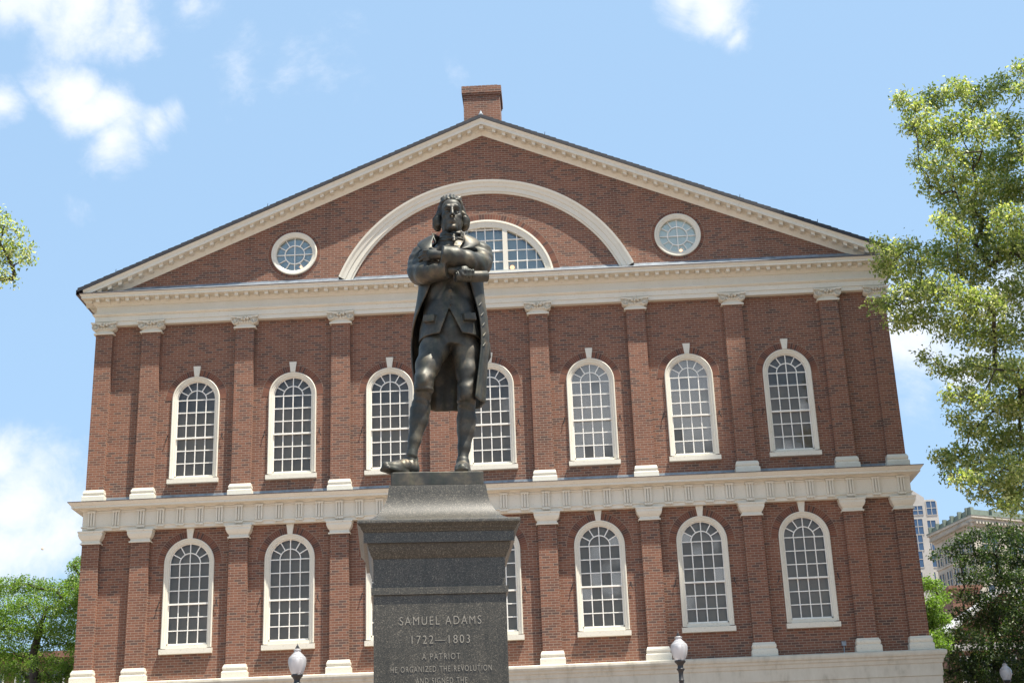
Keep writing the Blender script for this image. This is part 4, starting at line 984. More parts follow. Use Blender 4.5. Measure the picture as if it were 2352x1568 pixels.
# skirts as a lofted shell, open in front
TAB = {'cx': ([.77, 1.1, 1.4, 1.7, 2.0], [.136, .142, .156, .172, .185]), 'cy': ([.77, 1.4, 2.0], [.07, .04, .03]),
       'rx': ([.77, 1.0, 1.25, 1.4, 1.6, 1.8, 2.0], [.326, .342, .364, .368, .346, .316, .298]), 'ry': ([.77, 1.0, 1.4, 1.8, 2.0], [.36, .35, .31, .268, .255]),
       'fl': ([.77, 1.0, 1.4, 1.6, 1.75, 2.0], [104, 102, 94, 66, 46, 26]), 'fr': ([.77, 1.0, 1.28, 1.45, 1.6, 1.78, 2.0], [50, 54, 57, 56, 53, 46, 34])}
def skirt_pt(z, t, out=0.0):
    g = {k: float(np.interp(z, *v)) for k, v in TAB.items()}
    low = min(1, max(0, (1.95 - z) / 1.0)); a = R(-g['fl'] - t * (360 - g['fl'] - g['fr']))
    fold = 1 + low * (.030 * math.sin(a * 9 + .8) + .018 * math.sin(a * 17 + z * 3)) * min(1, t * 7, (1 - t) * 7)
    edge = .016 * low * max(0, 1 - (1 - t) * 16) + out
    dz = (.05 * low * max(0, math.cos(a + PI)) - .020 * low * t) if z < 1.2 else 0
    return (g['cx'] + (g['rx'] + edge) * fold * math.sin(a), g['cy'] - (g['ry'] + edge) * fold * math.cos(a), z + dz)
def skirt():
    zs = [2.06, 1.985, 1.90, 1.80, 1.70, 1.60, 1.50, 1.40, 1.28, 1.15, 1.02, .90, .82, .77]
    m = MB(); m.grid([[skirt_pt(z, i / 72) for i in range(73)] for z in zs]); return m
coat = Ct.obj('coat', 'bronze', stat)
sk_o = skirt().obj('skirt', 'bronze', coat, True)
sd = sk_o.modifiers.new('t', 'SOLIDIFY'); sd.thickness = .020; sd.offset = 0
sb = sk_o.modifiers.new('s', 'SUBSURF'); sb.levels = 2; sb.render_levels = 2
for zz in (1.66, 1.56, 1.46, 1.36, 1.26):                                       # corded buttonholes on the right front edge
    m2 = MB(); m2.tube([skirt_pt(zz + .012 * q, 1 - .008 - .011 * q, .012) for q in range(6)], [.003, .008, .009, .009, .008, .003], 8); m2.obj('buttonhole', 'bronze', coat, True)
m = MB()                                                                        # back pleat showing past the right edge
m.tube([(.46, .10, 1.48), (.508, .10, 1.36), (.512, .12, 1.24), (.48, .14, 1.16)], [.02, .032, .030, .012], 10); m.obj('pleat', 'bronze', coat, True)
# lapels and standing collar
sheet('lapel', [(.055, -.205, 2.39), (.03, -.235, 2.30), (.035, -.285, 2.20), (.075, -.345, 2.12)], [(-.02, -.085, 2.41), (-.150, -.150, 2.325), (-.085, -.245, 2.235), (-.03, -.30, 2.16)], 3, .016, coat, bow=.018)
sheet('lapel', [(.315, -.205, 2.385), (.345, -.24, 2.30), (.335, -.285, 2.22), (.30, -.36, 2.15)], [(.39, -.085, 2.40), (.515, -.140, 2.318), (.455, -.225, 2.235), (.40, -.30, 2.18)], 3, .016, coat, bow=.018)
sheet('collar', [(.055, -.215, 2.27), (.045, -.19, 2.36), (.03, -.06, 2.39), (.06, .10, 2.40), (.205, .165, 2.41), (.35, .10, 2.40), (.385, -.06, 2.385), (.355, -.19, 2.355), (.345, -.22, 2.27)],
      [(.075, -.235, 2.29), (.015, -.205, 2.425), (.045, -.05, 2.47), (.085, .08, 2.49), (.205, .13, 2.50), (.325, .08, 2.49), (.37, -.05, 2.465), (.335, -.205, 2.435), (.325, -.24, 2.29)], 2, .018, coat)
# ---- rolled paper held under the arms
sc_ = MB()
ax0 = Vector((.262, -.375, 1.875)); ax1 = Vector((.545, -.245, 1.915)); d = (ax1 - ax0).normalized(); u_ = d.cross(Vector((0, 0, 1))).normalized(); v_ = d.cross(u_)
rows = []
for t in (0, .02, .5, .98, 1): 
    c = ax0.lerp(ax1, t); r_ = .054 if 0 < t < 1 else .051; rows.append([c + (u_ * math.cos(a) + v_ * math.sin(a)) * r_ for a in [2 * PI * j / 28 for j in range(28)]])
sc_.grid(rows, True); sc_.add([ax0 + d * .004 + (u_ * math.cos(a) + v_ * math.sin(a)) * .049 for a in [2 * PI * j / 28 for j in range(28)]], [tuple(range(28))]); sc_.add([ax1 - d * .004 + (u_ * math.cos(a) + v_ * math.sin(a)) * .049 for a in [2 * PI * j / 28 for j in range(28)]], [tuple(range(28))])
sc_.tube([ax0 - d * .006 + (u_ * math.cos(a) + v_ * math.sin(a)) * (.051 - .0021 * a) for a in [6 * PI * j / 70 for j in range(71)]], [.0048] * 71, 6)
so2 = sc_.obj('paper_roll', 'bronze', stat); smooth_by_angle(so2, 45)
# ---- buckled shoes
def shoe(heel, ball, toe, lift):
    Sv = Vol((min(heel[0], toe[0]) - .12, min(heel[1], toe[1]) - .12, -.06), (max(heel[0], toe[0]) + .12, max(heel[1], toe[1]) + .12, .26), .0065)
    hx, hy = heel; bx, by = ball; tx, ty = toe
    path(Sv, [(hx, hy, .085, .064), (bx * .5 + hx * .5, by * .5 + hy * .5, .098, .060), (bx, by, .060, .060), (tx, ty, .040 + lift, .040)], .04)
    path(Sv, [(hx, hy + .01, .19, .060), (hx, hy, .11, .064)], .04)
    dx, dy = tx - hx, ty - hy; L = math.hypot(dx, dy); a = math.atan2(dy, dx)
    for t, wd in ((.05, .058), (.42, .062), (.72, .064), (1.0, .046)):
        pass
    path(Sv, [(hx - dx / L * .02, hy - dy / L * .02, .022, .02), (hx + dx / L * .03, hy + dy / L * .03, .022, .02)], .02)
    Sv.op(rbox((hx, hy, .022), (.060, .056, .022), .014, rotm(0, 0, a)), .025, pad=.05)            # heel
    Sv.op(rbox((bx * .85 + tx * .15, by * .85 + ty * .15, .020 + lift * .35), (.135, .062, .016), .014, rotm(0, -lift * 1.2, a)), .028, pad=.05)   # sole
    nx, ny = -dy / L, dx / L; mx_, my_ = bx * .55 + hx * .45, by * .55 + hy * .45
    Sv.op(rc((mx_ - nx * .05, my_ - ny * .05, .115), (mx_ + nx * .05, my_ + ny * .05, .115), .014, .014), .010, pad=.04)
    Sv.disp(lambda X, Y, Z: .0035 * np.sin(120 * ((X - hx) * dx / L + (Y - hy) * dy / L)) * np.clip(1 - np.abs(Z - .15) / .06, 0, 1), (-1, -1, .08), (1, 1, .25))
    o = Sv.obj('shoe', 'bronze', stat)
    b = MB(); b.box(-.03, .03, -.022, .022, -.006, .006); bo = b.obj('buckle', 'bronze', o, loc=(mx_ + dx / L * .02, my_ + dy / L * .02, .132)); bo.rotation_euler = (R(0), R(-25) if False else 0, a); 
    return o
shoe((-.195, -.185), (-.315, -.345), (-.395, -.445), .022)
shoe((.258, -.02), (.264, -.22), (.272, -.345), 0)

# ================================================================== street lamps
def lamp(u, vt, vb, y, label):
    """acorn-globe post: vt / vb are the globe's top and bottom in the photo, y its depth"""
    pt, pb = at(u, vt, y), at(u, vb, y); H = pt.z - pb.z; z0 = pb.z; x = (pt.x + pb.x) / 2; r = H * .355
    t = thing('street_lamp', label, 'lamp', (x, y, 0), 0, 'acorn globe lamps around the hall')
    g = MB(); pr = [(.56, 0), (.66, .05), (.80, .16), (.92, .30), (.99, .44), (1.0, .54), (.96, .62), (.85, .68), (.74, .705), (.70, .715), (.70, .735), (.56, .78), (.42, .83), (.34, .87), (.36, .89), (.42, .915), (.42, .94), (.30, .965), (.20, .985), (.10, 1.0), (0, 1.0)]
    g.lathe([(r * a, z0 + H * b) for a, b in pr], 0, 0, 32); g.obj('globe', 'globe', t, True)
    f = MB(); f.lathe([(0, z0 + H * 1.0), (r * .24, z0 + H * 1.0), (r * .26, z0 + H * 1.02), (r * .13, z0 + H * 1.06), (r * .16, z0 + H * 1.08), (r * .07, z0 + H * 1.12), (r * .03, z0 + H * 1.19), (0, z0 + H * 1.2)], 0, 0, 14); f.obj('finial', 'iron', t, True)
    c = MB(); c.lathe([(0, z0 + .0), (r * .16, z0 + .0), (r * .16, z0 + H * .34), (r * .24, z0 + H * .35), (r * .24, z0 + H * .60), (r * .18, z0 + H * .63), (0, z0 + H * .64)], 0, 0, 14); c.obj('lamp_tube', 'lamp_core', t, True)
    p = MB()
    pr = [(.60, 0), (.64, -.01), (.66, -.05), (.60, -.08), (.46, -.13), (.34, -.19), (.32, -.30), (.46, -.34), (.47, -.37), (.34, -.42), (.27, -.52), (.27, -.78), (.33, -.80), (.33, -.82), (.27, -.84), (.30, -1.0), (.40, -1.08), (.40, -1.12), (.26, -1.16)]
    prof = [(0, z0 - .001)] + [(r * a, z0 + H * b - .002) for a, b in pr]
    zl = prof[-1][1]; prof += [(r * .28, zl - 1.0), (r * .34, 1.3), (r * .55, 1.2), (r * .58, 1.0), (r * .75, .9), (r * .8, .35), (r * 1.15, .3), (r * 1.15, 0), (0, 0)]
    p.lathe(prof, 0, 0, 20); p.obj('post', 'iron', t, True)
    return t
lamp(682.8, 1488, 1547.7, -10.0, 'street lamp with a clear pale globe, left of the granite pedestal')
lamp(1559.8, 1459, 1515.5, -10.0, 'street lamp with a milky globe below the right lower windows of the hall')
lamp(2310, 1522, 1561, 2.0, 'white globed street lamp before the dark tree at the bottom right')

# ================================================================== trees
def leaf_mesh(name, pts, size, mat, parent, seed, droop=0.5, asp=.62):
    rg = np.random.default_rng(seed); n = len(pts)
    d = rg.normal(size=(n, 3)); d[:, 2] -= droop; d /= np.linalg.norm(d, axis=1)[:, None]
    q = rg.normal(size=(n, 3)); q[:, 2] += .6; w_ = np.cross(d, q); w_ /= np.linalg.norm(w_, axis=1)[:, None]; nn_ = np.cross(d, w_)
    L = size * rg.uniform(.65, 1.25, n)[:, None]; W = L * asp * rg.uniform(.5, 1.1, n)[:, None] * .5
    p0 = pts; p1 = pts + d * L * .45 + w_ * W - nn_ * L * .10; p2 = pts + d * L + nn_ * L * .08; p3 = pts + d * L * .45 - w_ * W - nn_ * L * .10
    V = np.stack([p0, p1, p2, p3], 1).reshape(-1, 3); Q = np.arange(4 * n).reshape(-1, 4)
    me = bpy.data.meshes.new(name); me.vertices.add(len(V)); me.vertices.foreach_set('co', V.astype(np.float32).ravel())
    me.loops.add(Q.size); me.loops.foreach_set('vertex_index', Q.astype(np.int32).ravel()); me.polygons.add(n)
    me.polygons.foreach_set('loop_start', np.arange(0, 4 * n, 4, dtype=np.int32)); me.polygons.foreach_set('loop_total', np.full(n, 4, np.int32)); me.update(calc_edges=True)
    me.materials.append(MAT[mat]); return link(name, me, parent)
def tree(name, label, trunk, blobs, leaf, mat, per, seed, group=None, r0=.22, twig=.20, flat=.75):
    """trunk: list of points from the ground up; blobs: (centre, radius) of leafy branch ends"""
    rg = np.random.default_rng(seed); base = Vector(trunk[0])
    t = thing(name, label, 'tree', base, 0, group)
    nodes = [Vector(p) for p in trunk]; par = [-1] + list(range(len(trunk) - 1)); nt_ = len(trunk)
    top = nodes[-1]; order = sorted(range(len(blobs)), key=lambda i: (blobs[i][0] - nodes[nt_ // 2]).length)
    first_ok = max(1, nt_ // 2)
    for i in order:
        c = blobs[i][0]
        j = min(range(first_ok, len(nodes)), key=lambda k: (nodes[k] - c).length + (0.25 * max(0, nodes[k].z - c.z)))
        a = nodes[j]; mid = a.lerp(c, .5) + Vector(rg.normal(size=3)) * (c - a).length * .10
        nodes.append(mid); par.append(j); nodes.append(c); par.append(len(nodes) - 2)
    cnt = [0] * len(nodes)
    for i in range(len(nodes) - 1, 0, -1): cnt[i] += 1; cnt[par[i]] += cnt[i]
    tot = max(cnt[0], 1); rad = [max(.008, r0 * (max(cnt[i], .3) / tot) ** .72) for i in range(len(nodes))]
    m = MB()
    for i in range(1, len(nodes)):
        ra = min(rad[par[i]], rad[i] * 1.5); m.tube([nodes[par[i]] - base, nodes[par[i]].lerp(nodes[i], .5) - base + Vector(rg.normal(size=3)) * .025, nodes[i] - base], [ra, (ra + rad[i]) / 2, rad[i]], 6 if i >= nt_ else 9)
    pts = []
    for c, r, dn in blobs:
        n = max(18, int(per * dn * (r / .7) ** 2)); k = max(3, n // 9)
        g = rg.normal(size=(k, 3)); g /= np.linalg.norm(g, axis=1)[:, None]; g *= rg.uniform(.15, 1, (k, 1)) ** .45 * r * np.array((1, 1, flat))
        g[:, 2] -= .10 * r * (g[:, 0] ** 2 + g[:, 1] ** 2) / r ** 2
        for q in g[:min(9, max(2, k // 5))]:
            m.tube([c - base, c - base + Vector(q) * .6 + Vector((0, 0, .05 * r)), c - base + Vector(q)], [.010, .007, .004], 4)
        l = np.repeat(g, 9, 0) + np.clip(rg.normal(size=(k * 9, 3)), -1.9, 1.9) * twig * np.array((.5, .5, .42)); pts.append(l + np.array(c - base))
    m.obj('trunk', 'bark', t, True, recalc=False)
    leaf_mesh('crown', np.concatenate(pts), leaf, mat, t, seed + 1)
    return t
def px_blobs(lst, y, spread, seed, k=1.0):
    rg = np.random.default_rng(seed); out = []
    for u, v, r in lst:
        yy = y + rg.uniform(-spread, spread); out.append((at(u, v, yy), r * mpp(yy) * k, 1.0))
    return out
def ball_blobs(c, rad, n, r, seed, keep=lambda p: True, dn=.25):
    rg = np.random.default_rng(seed); out = []
    while len(out) < n:
        g = rg.normal(size=3); g /= np.linalg.norm(g); g = g * rg.uniform(.2, 1) ** .4 * np.array(rad); p = Vector(np.array(c) + g)
        if keep(p): out.append((p, r * rg.uniform(.8, 1.25), dn))
    return out
RL = [(2075, 228, 26), (2105, 255, 34), (2150, 225, 36), (2200, 205, 38), (2250, 222, 42), (2300, 200, 34), (2346, 155, 26), (2352, 200, 30), (2100, 290, 30), (2150, 295, 40), (2205, 285, 42), (2262, 295, 44), (2318, 290, 44),
      (2130, 330, 24), (2180, 345, 34), (2235, 365, 38), (2295, 370, 44), (2345, 350, 40), (2110, 368, 22), (2140, 385, 30), (2190, 405, 38), (2245, 430, 44), (2305, 435, 48), (2352, 430, 45), (2135, 425, 24), (2165, 450, 28), (2205, 475, 40), (2260, 500, 48), (2320, 510, 50),
      (2165, 505, 24), (2195, 530, 34), (2240, 560, 44), (2300, 575, 50), (2352, 570, 50), (2015, 558, 20), (2045, 575, 30), (2085, 560, 26), (2030, 610, 28), (2070, 625, 32), (2110, 600, 34), (2150, 585, 36), (2190, 600, 44), (2240, 630, 46),
      (2010, 700, 20), (2040, 690, 28), (2075, 680, 34), (2115, 665, 38), (2160, 660, 42), (2205, 690, 44), (2260, 700, 50), (2320, 680, 52), (2060, 738, 28), (2095, 725, 30), (2140, 725, 34), (2180, 750, 34), (2230, 765, 40), (2285, 770, 48), (2345, 760, 50),
      (2125, 818, 18), (2155, 840, 24), (2190, 850, 26), (2235, 840, 34), (2285, 850, 44), (2340, 850, 50), (2185, 905, 24), (2215, 900, 26), (2250, 920, 32), (2300, 930, 44), (2350, 930, 48), (2205, 955, 26), (2235, 985, 34), (2285, 1000, 44), (2345, 1010, 50),
      (2155, 1045, 18), (2180, 1050, 24), (2210, 1045, 32), (2255, 1060, 40), (2305, 1075, 46), (2352, 1080, 50), (2180, 1085, 22), (2215, 1098, 28), (2255, 1120, 30), (2300, 1135, 38), (2345, 1145, 40), (2320, 1160, 24)]
trk = [(18.6, -6, 0), (18.6, -6, 3.5), (18.5, -6, 7), (18.2, -6, 10), (18.2, -6.2, 13), (18.0, -5.8, 16), (18.3, -6, 18.5), (18.2, -6, 20.2)]
off = ball_blobs((18.6, -6, 16.0), (6.0, 5.0, 7.0), 90, 1.0, 5, lambda p: p.x > 14.4 and p.z < 21.2)
tree('linden_tree', 'tall linden in full pale bloom, overlapping the right corner of the hall', trk, px_blobs(RL, -6.0, 1.4, 2, 1.06) + off, .108, 'linden_leaf', 1450, 11, 'linden trees beside the hall', .30, .19)
LL = [(-20, 505, 36), (10, 520, 24), (38, 530, 20), (0, 560, 34), (35, 565, 28), (65, 575, 20), (20, 595, 26), (55, 592, 18), (-30, 575, 40), (-15, 635, 24), (12, 632, 18), (30, 640, 12), (-60, 540, 50), (-60, 620, 45)]
trl = [(-17.8, -6, 0), (-17.8, -6, 4), (-17.7, -6, 8), (-17.4, -6, 12), (-17.2, -6, 16), (-17.3, -6, 19)]
tree('linden_tree', 'linden whose branch tip enters at the left edge of the sky', trl, px_blobs(LL, -6.0, .6, 6, 1.0) + ball_blobs((-18.2, -6, 16), (5.2, 4.5, 6.5), 60, 1.0, 9, lambda p: p.x < -14.2), .108, 'linden_leaf', 860, 21, 'linden trees beside the hall', .28, .24)
HL = [(130, 1520, 26), (85, 1520, 26), (40, 1530, 26), (120, 1560, 30), (160, 1530, 26), (-30, 1345, 40), (20, 1345, 34), (60, 1340, 30), (95, 1350, 32), (130, 1355, 30), (165, 1350, 30), (10, 1390, 44), (60, 1390, 42), (110, 1395, 40), (155, 1395, 36), (0, 1440, 40), (45, 1445, 40), (95, 1440, 38), (140, 1440, 36), (20, 1490, 38), (60, 1500, 30), (110, 1480, 28), (150, 1475, 26), (10, 1540, 34), (60, 1555, 26), (110, 1545, 20), (150, 1550, 24), (-30, 1420, 46), (-30, 1500, 46)]
c0_ = at(75, 1560, 9)
tree('honey_locust_tree', 'bright green locust tree, wide and low, at the lower left edge', [(c0_.x, 9, 0), (c0_.x, 9, c0_.z * .5), (c0_.x + .1, 9, c0_.z), (c0_.x - .1, 9.1, c0_.z + .8), (c0_.x + .1, 9, c0_.z + 1.6)], px_blobs(HL, 9, 1.3, 31, 1.05), .085, 'locust_leaf', 1450, 41, 'feathery green trees behind the hall', .20, .17, .6)
HL2 = [(170, 1300, 16), (185, 1290, 20), (160, 1335, 18), (195, 1330, 40), (180, 1375, 36), (215, 1390, 50), (190, 1430, 44), (185, 1480, 40), (210, 1530, 50)]
c0_ = at(215, 1560, 15)
tree('honey_locust_tree', 'bright green locust tree rising against the left wall edge of the hall', [(c0_.x, 15, 0), (c0_.x, 15, c0_.z * .6), (c0_.x, 15, c0_.z + .5), (c0_.x, 15, c0_.z + 2)], px_blobs(HL2, 15, 1.0, 32, 1.05), .09, 'locust_leaf', 1450, 43, 'feathery green trees behind the hall', .18, .17, .6)
ML = [(2125, 1340, 22), (2145, 1345, 20), (2160, 1370, 20), (2135, 1385, 28), (2150, 1420, 26), (2172, 1420, 14), (2140, 1450, 28), (2165, 1465, 22), (2150, 1490, 24), (2120, 1410, 40), (2125, 1470, 40), (2180, 1485, 14)]
c0_ = at(2140, 1560, 22)
tree('honey_locust_tree', 'bright green locust tree between the right wall of the hall and the dark tree', [(c0_.x, 22, 0), (c0_.x, 22, c0_.z * .6), (c0_.x, 22, c0_.z + .5), (c0_.x, 22, c0_.z + 2)], px_blobs(ML, 22, 1.0, 33, 1.05), .11, 'locust_leaf', 1450, 45, 'feathery green trees behind the hall', .18, .2, .6)
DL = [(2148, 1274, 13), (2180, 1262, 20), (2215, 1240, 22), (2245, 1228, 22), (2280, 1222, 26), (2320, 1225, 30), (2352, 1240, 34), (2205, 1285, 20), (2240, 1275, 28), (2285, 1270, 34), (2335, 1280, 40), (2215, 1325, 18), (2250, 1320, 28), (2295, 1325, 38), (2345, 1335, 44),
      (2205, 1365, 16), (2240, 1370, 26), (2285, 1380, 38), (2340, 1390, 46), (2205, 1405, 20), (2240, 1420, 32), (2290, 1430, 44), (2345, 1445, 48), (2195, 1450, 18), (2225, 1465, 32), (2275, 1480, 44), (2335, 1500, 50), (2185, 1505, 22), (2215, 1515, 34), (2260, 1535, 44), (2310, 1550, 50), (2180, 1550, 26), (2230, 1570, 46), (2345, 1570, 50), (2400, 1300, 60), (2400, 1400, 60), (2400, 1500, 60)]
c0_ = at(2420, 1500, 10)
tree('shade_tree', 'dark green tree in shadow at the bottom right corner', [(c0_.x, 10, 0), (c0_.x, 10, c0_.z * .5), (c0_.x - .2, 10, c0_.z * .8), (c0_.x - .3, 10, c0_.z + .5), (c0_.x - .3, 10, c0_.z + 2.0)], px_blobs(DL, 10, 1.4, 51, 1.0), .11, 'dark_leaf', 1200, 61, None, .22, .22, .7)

# ================================================================== buildings beyond
MAT['pale_concrete'] = simple('pale_concrete', (0.40, 0.38, 0.35), 0.8, 0.08, .3)
MAT['lime_stone'] = simple('grey_limestone', (0.40, 0.37, 0.31), 0.85, 0.15, .6)
MAT['verdigris'] = simple('verdigris_copper', (0.155, 0.19, 0.155), 0.7, 0.18, 1.5)
MAT['far_brick'] = simple('far_red_brick', (0.19, 0.095, 0.065), 0.9, 0.15, 2)
MAT['pale_roof'] = simple('pale_metal_roof', (0.50, 0.48, 0.46), 0.5, 0.15, .8)
def far_glass(name, c, rough=.08):
    m, nt, p = new_mat(name); p.inputs['Base Color'].default_value = (*c, 1); p.inputs['Roughness'].default_value = rough; p.inputs['Specular IOR Level'].default_value = .8; return m
MAT['blue_glass'] = far_glass('blue_office_glass', (0.045, 0.085, 0.16)); MAT['dark_glass'] = far_glass('dark_far_glass', (0.03, 0.04, 0.055))
def face_box(mb, p0, dr, a0, a1, z0, z1, o0, o1, mi=0):      # box on a facade: along dr from p0, o = outward offset
    dr = Vector(dr).normalized(); n = Vector((dr.y, -dr.x, 0))
    vs = []
    for o in (o1, o0):
        for a, z in ((a0, z0), (a1, z0), (a1, z1), (a0, z1)):
            q = Vector(p0) + dr * a + n * o; vs.append((q.x, q.y, z))
    mb.add(vs, [(0, 1, 2, 3), (7, 6, 5, 4), (0, 4, 5, 1), (1, 5, 6, 2), (2, 6, 7, 3), (3, 7, 4, 0)], mi)
def far_window(parent, p0, dr, a0, a1, z0, z1, glass, frame, nx, nz, t):
    m = MB(); face_box(m, p0, dr, a0, a1, z0, z1, .0, .03, 0)
    for i in range(nx + 1):
        a = a0 + (a1 - a0) * i / nx; face_box(m, p0, dr, a - t, a + t, z0, z1, .0, .10, 1)
    for i in range(nz + 1):
        z = z0 + (z1 - z0) * i / nz; face_box(m, p0, dr, a0, a1, z - t, z + t, .0, .085, 1)
    return m.obj('window', [glass, frame], parent)
# glass and concrete tower
YT = 250.0; X = (1, 0, 0)
def zx(u, v, y): q = at(u, v, y); return q.x, q.z
xl, zt_ = zx(2066, 1108, YT); xm, zm = zx(2122, 1142, YT); xk, zk = zx(2098, 1127, YT); xr, zr2 = zx(2154, 1147, YT)
ot = thing('office_tower', 'pale office tower with bands of blue glass, far behind the right corner of the hall', 'building', (xm, YT, 0))
w = MB(); off_ = lambda x, y, z: (x - xm, y - YT, z)
w.add([off_(*p) for p in [(xl, YT, 0), (xm, YT, 0), (xm, YT, zm), (xk, YT, zk), (xl, YT, zt_), (xl, YT + 25, 0), (xm, YT + 25, 0), (xm, YT + 25, zm), (xk, YT + 25, zk), (xl, YT + 25, zt_)]],
      [(0, 1, 2, 3, 4), (9, 8, 7, 6, 5), (1, 6, 7, 2), (2, 7, 8, 3), (3, 8, 9, 4), (0, 4, 9, 5)])
w.box(.01, xr - xm, 1.2, 24, 0, zr2); w.box(.2, xr - xm - .3, 1.6, 20, zr2 + .004, zr2 + .5)
w.obj('wall', 'pale_concrete', ot)
rows = [(1161, 1182), (1191, 1227), (1228, 1264), (1265, 1303), (1313, 1349), (1350, 1387), (1388, 1424)]
for k, (va, vb) in enumerate(rows):
    za, zb = at(2105, vb, YT).z, at(2105, va, YT).z; x0, x1 = at(2094, va, YT).x - xm, at(2118.5, va, YT).x - xm
    far_window(ot, (0, 0, 0), X, x0, x1, za, zb, 'blue_glass', 'pale_concrete', 2, 2, .06)
rows = [(1150, 1182), (1194, 1228), (1230, 1263), (1266, 1302), (1313, 1348), (1351, 1386)]
for va, vb in rows:
    za, zb = at(2140, vb, YT + 1.2).z, at(2140, va, YT + 1.2).z; x0, x1 = at(2128.5, va, YT).x - xm, at(2152, va, YT).x - xm
    far_window(ot, (0, 1.2, 0), X, x0, x1, za, zb, 'blue_glass', 'pale_concrete', 2, 2, .06)
# limestone block with its green copper balustrade
YS = 120.0; Cn = at(2228, 1183, YS); zc = Cn.z
sb_ = thing('stone_building', 'grey stone office block with green copper balustrade, above the dark tree on the right', 'building', (Cn.x, YS, 0))
dl = Vector((-.20, .954, 0)).normalized(); drr = Vector((.88, .475, 0)).normalized()
Lp = dl * 9.6; Rp = drr * 16.0; Bp = Lp + Rp
def foot(mb, z0, z1, g=0.0, mi=0):                            # footprint prism grown by g
    nl = Vector((-dl.y, dl.x, 0)); nr = Vector((drr.y, -drr.x, 0))
    if nl.x > 0: nl = -nl
    if nr.y > 0: nr = -nr
    P = [nl * g * .6 + nr * g, Rp + nr * g + drr * g, Bp + drr * g, Lp + nl * g + dl * g * .0]
    vs = [(p.x, p.y, z0) for p in P] + [(p.x, p.y, z1) for p in P]
    mb.add(vs, [(3, 2, 1, 0), (4, 5, 6, 7), (0, 1, 5, 4), (1, 2, 6, 5), (2, 3, 7, 6), (3, 0, 4, 7)], mi)
m = MB(); foot(m, 0, zc - 1.2); m.obj('wall', 'lime_stone', sb_)
m = MB(); foot(m, zc - 1.2, zc - .75, .25); foot(m, zc - .75, zc - .35, .5); foot(m, zc - .35, zc - .1, .8)
for i in range(34): face_box(m, (0, 0, 0), drr, .2 + i * .46, .42 + i * .46, zc - 1.0, zc - .75, .2, .62)
for i in range(34): face_box(m, tuple(Lp), -dl, (.2 + i * .44) * .63, (.42 + i * .44) * .63, zc - 1.0, zc - .75, .2, .62)
m.obj('cornice', 'lime_stone', sb_)
m = MB(); foot(m, zc - .1, zc + .02, .85); foot(m, zc + .02, zc + .7, .10)
for i in range(6): face_box(m, (0, 0, 0), drr, i * 3.1 - .25, i * 3.1 + .25, zc, zc + .85, .0, .45)
for i in range(6): face_box(m, tuple(Lp), -dl, i * 1.9 - .15, i * 1.9 + .15, zc, zc + .85, .0, .45)
m.obj('balustrade', 'verdigris', sb_)
for r_ in range(6):
    z1 = zc - 2.1 - r_ * 2.75; z0 = z1 - 1.95
    for i in range(5):
        a = .45 + i * 1.86
        for k in (0, 1): far_window(sb_, tuple(Lp), -dl, a + k * .68, a + .55 + k * .68, z0, z1, 'dark_glass', 'lime_stone', 1, 2, .05)
    for i in range(4):
        a = 1.0 + i * 3.9
        for k in (0, 1): far_window(sb_, (0, 0, 0), drr, a + k * 1.35, a + 1.15 + k * 1.35, z0, z1, 'dark_glass', 'lime_stone', 1, 2, .05)
    m = MB(); face_box(m, tuple(Lp), -dl, 0, 9.6, z0 - .30, z0 - .10, 0, .15); m.obj('sill_band', 'lime_stone', sb_)
    m = MB(); face_box(m, (0, 0, 0), drr, 0, 16, z0 - .30, z0 - .10, 0, .15); m.obj('sill_band', 'lime_stone', sb_)
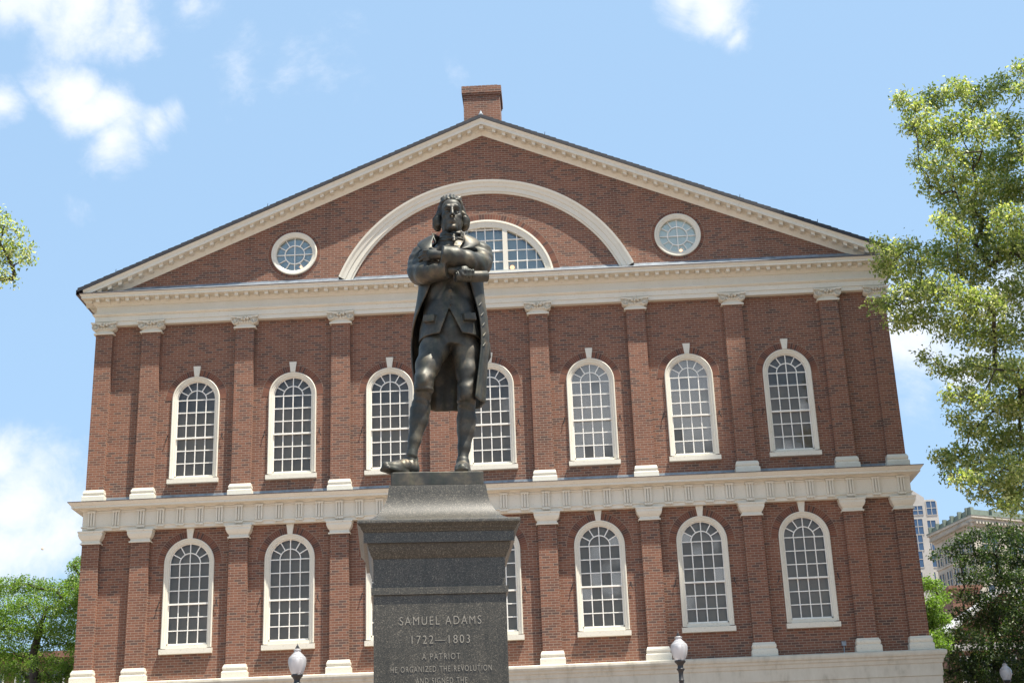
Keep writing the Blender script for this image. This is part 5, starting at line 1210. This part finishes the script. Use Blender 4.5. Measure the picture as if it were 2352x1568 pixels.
# long brick market building with pale roof
YM = 48.0
a, b = at(2178, 1462, YM), at(2262, 1378, YM)
mk_ = thing('market_building', 'red brick market hall with pale sloping roof, half hidden by the dark tree', 'building', (a.x, YM, 0))
xr_ = 12.0; zE = a.z; zRg = at(2300, 1345, YM).z; dxr = at(2300, 1345, YM).x - a.x
m = MB(); m.prism([(0, 0), (xr_, 0), (xr_, zE), (0, zE)], 0, 60); m.obj('wall', 'far_brick', mk_)
m = MB(); m.prism([(-.5, zE - .25), (-.5, zE), (dxr, zRg), (xr_, zE), (xr_, zE - .25), (dxr, zRg - .35)], -.3, 60); rf_ = m.obj('roof', 'pale_roof', mk_)
m = MB(); m.prism([(0, zE), (xr_, zE), (dxr, zRg - .36)], .2, .6); m.obj('gable', 'far_brick', mk_)
m = MB(); bx0 = at(2186, 1365, YM + 14).x - a.x; bx1 = at(2252, 1365, YM + 14).x - a.x; bz = at(2215, 1352, YM + 14).z
m.box(bx0, bx1, 14, 18, 0, bz); m.box(bx0 - .2, bx1 + .2, 13.8, 18.2, bz + .004, bz + .25); m.obj('attic', 'far_brick', mk_)
for i in range(6):
    far_window(mk_, (0, 0, 0), X, .5 + i * 1.3, 1.2 + i * 1.3, zE - 3.4, zE - 1.2, 'dark_glass', 'pale_roof', 2, 3, .04)
m = MB(); m.box(-.6, xr_ + .3, -.45, .0, zE - .9, zE - .5); m.obj('cornice', 'pale_roof', mk_)
# brick row behind the locusts on the left
YB = 40.0; a = at(-60, 1500, YB); b = at(185, 1492, YB)
lb = thing('brick_row_building', 'low red brick row glimpsed through the locust tree on the left', 'building', (a.x, YB, 0))
W_ = b.x - a.x + 3; zt2 = at(80, 1512, YB).z
m = MB(); m.box(0, W_, 0, 12, 0, zt2); m.obj('wall', 'far_brick', lb)
m = MB(); m.box(-.2, W_ + .2, -.3, 12.2, zt2 + .003, zt2 + .35); m.obj('cornice', 'far_brick', lb)
for i in range(7): far_window(lb, (0, 0, 0), X, .8 + i * 1.7, 1.8 + i * 1.7, zt2 - 2.7, zt2 - .8, 'dark_glass', 'pale_roof', 2, 2, .05)
# unseen tower, placed and sized to shade the right end of the facade
TX, TZ = 36.6, 100.0
tw = thing('shade_tower', 'unseen tall tower beyond the right edge, placed to shade the right end of the hall', 'building', (TX, -19.5, 0))
m = MB(); m.box(0, 30, 0, 9.5, 0, TZ); m.obj('wall', 'pale_concrete', tw)
m = MB()
for k in range(24): m.box(-.12, 30.1, -.12, 9.62, 3 + k * 4.0, 5.4 + k * 4.0)
m.obj('window_band', 'blue_glass', tw)
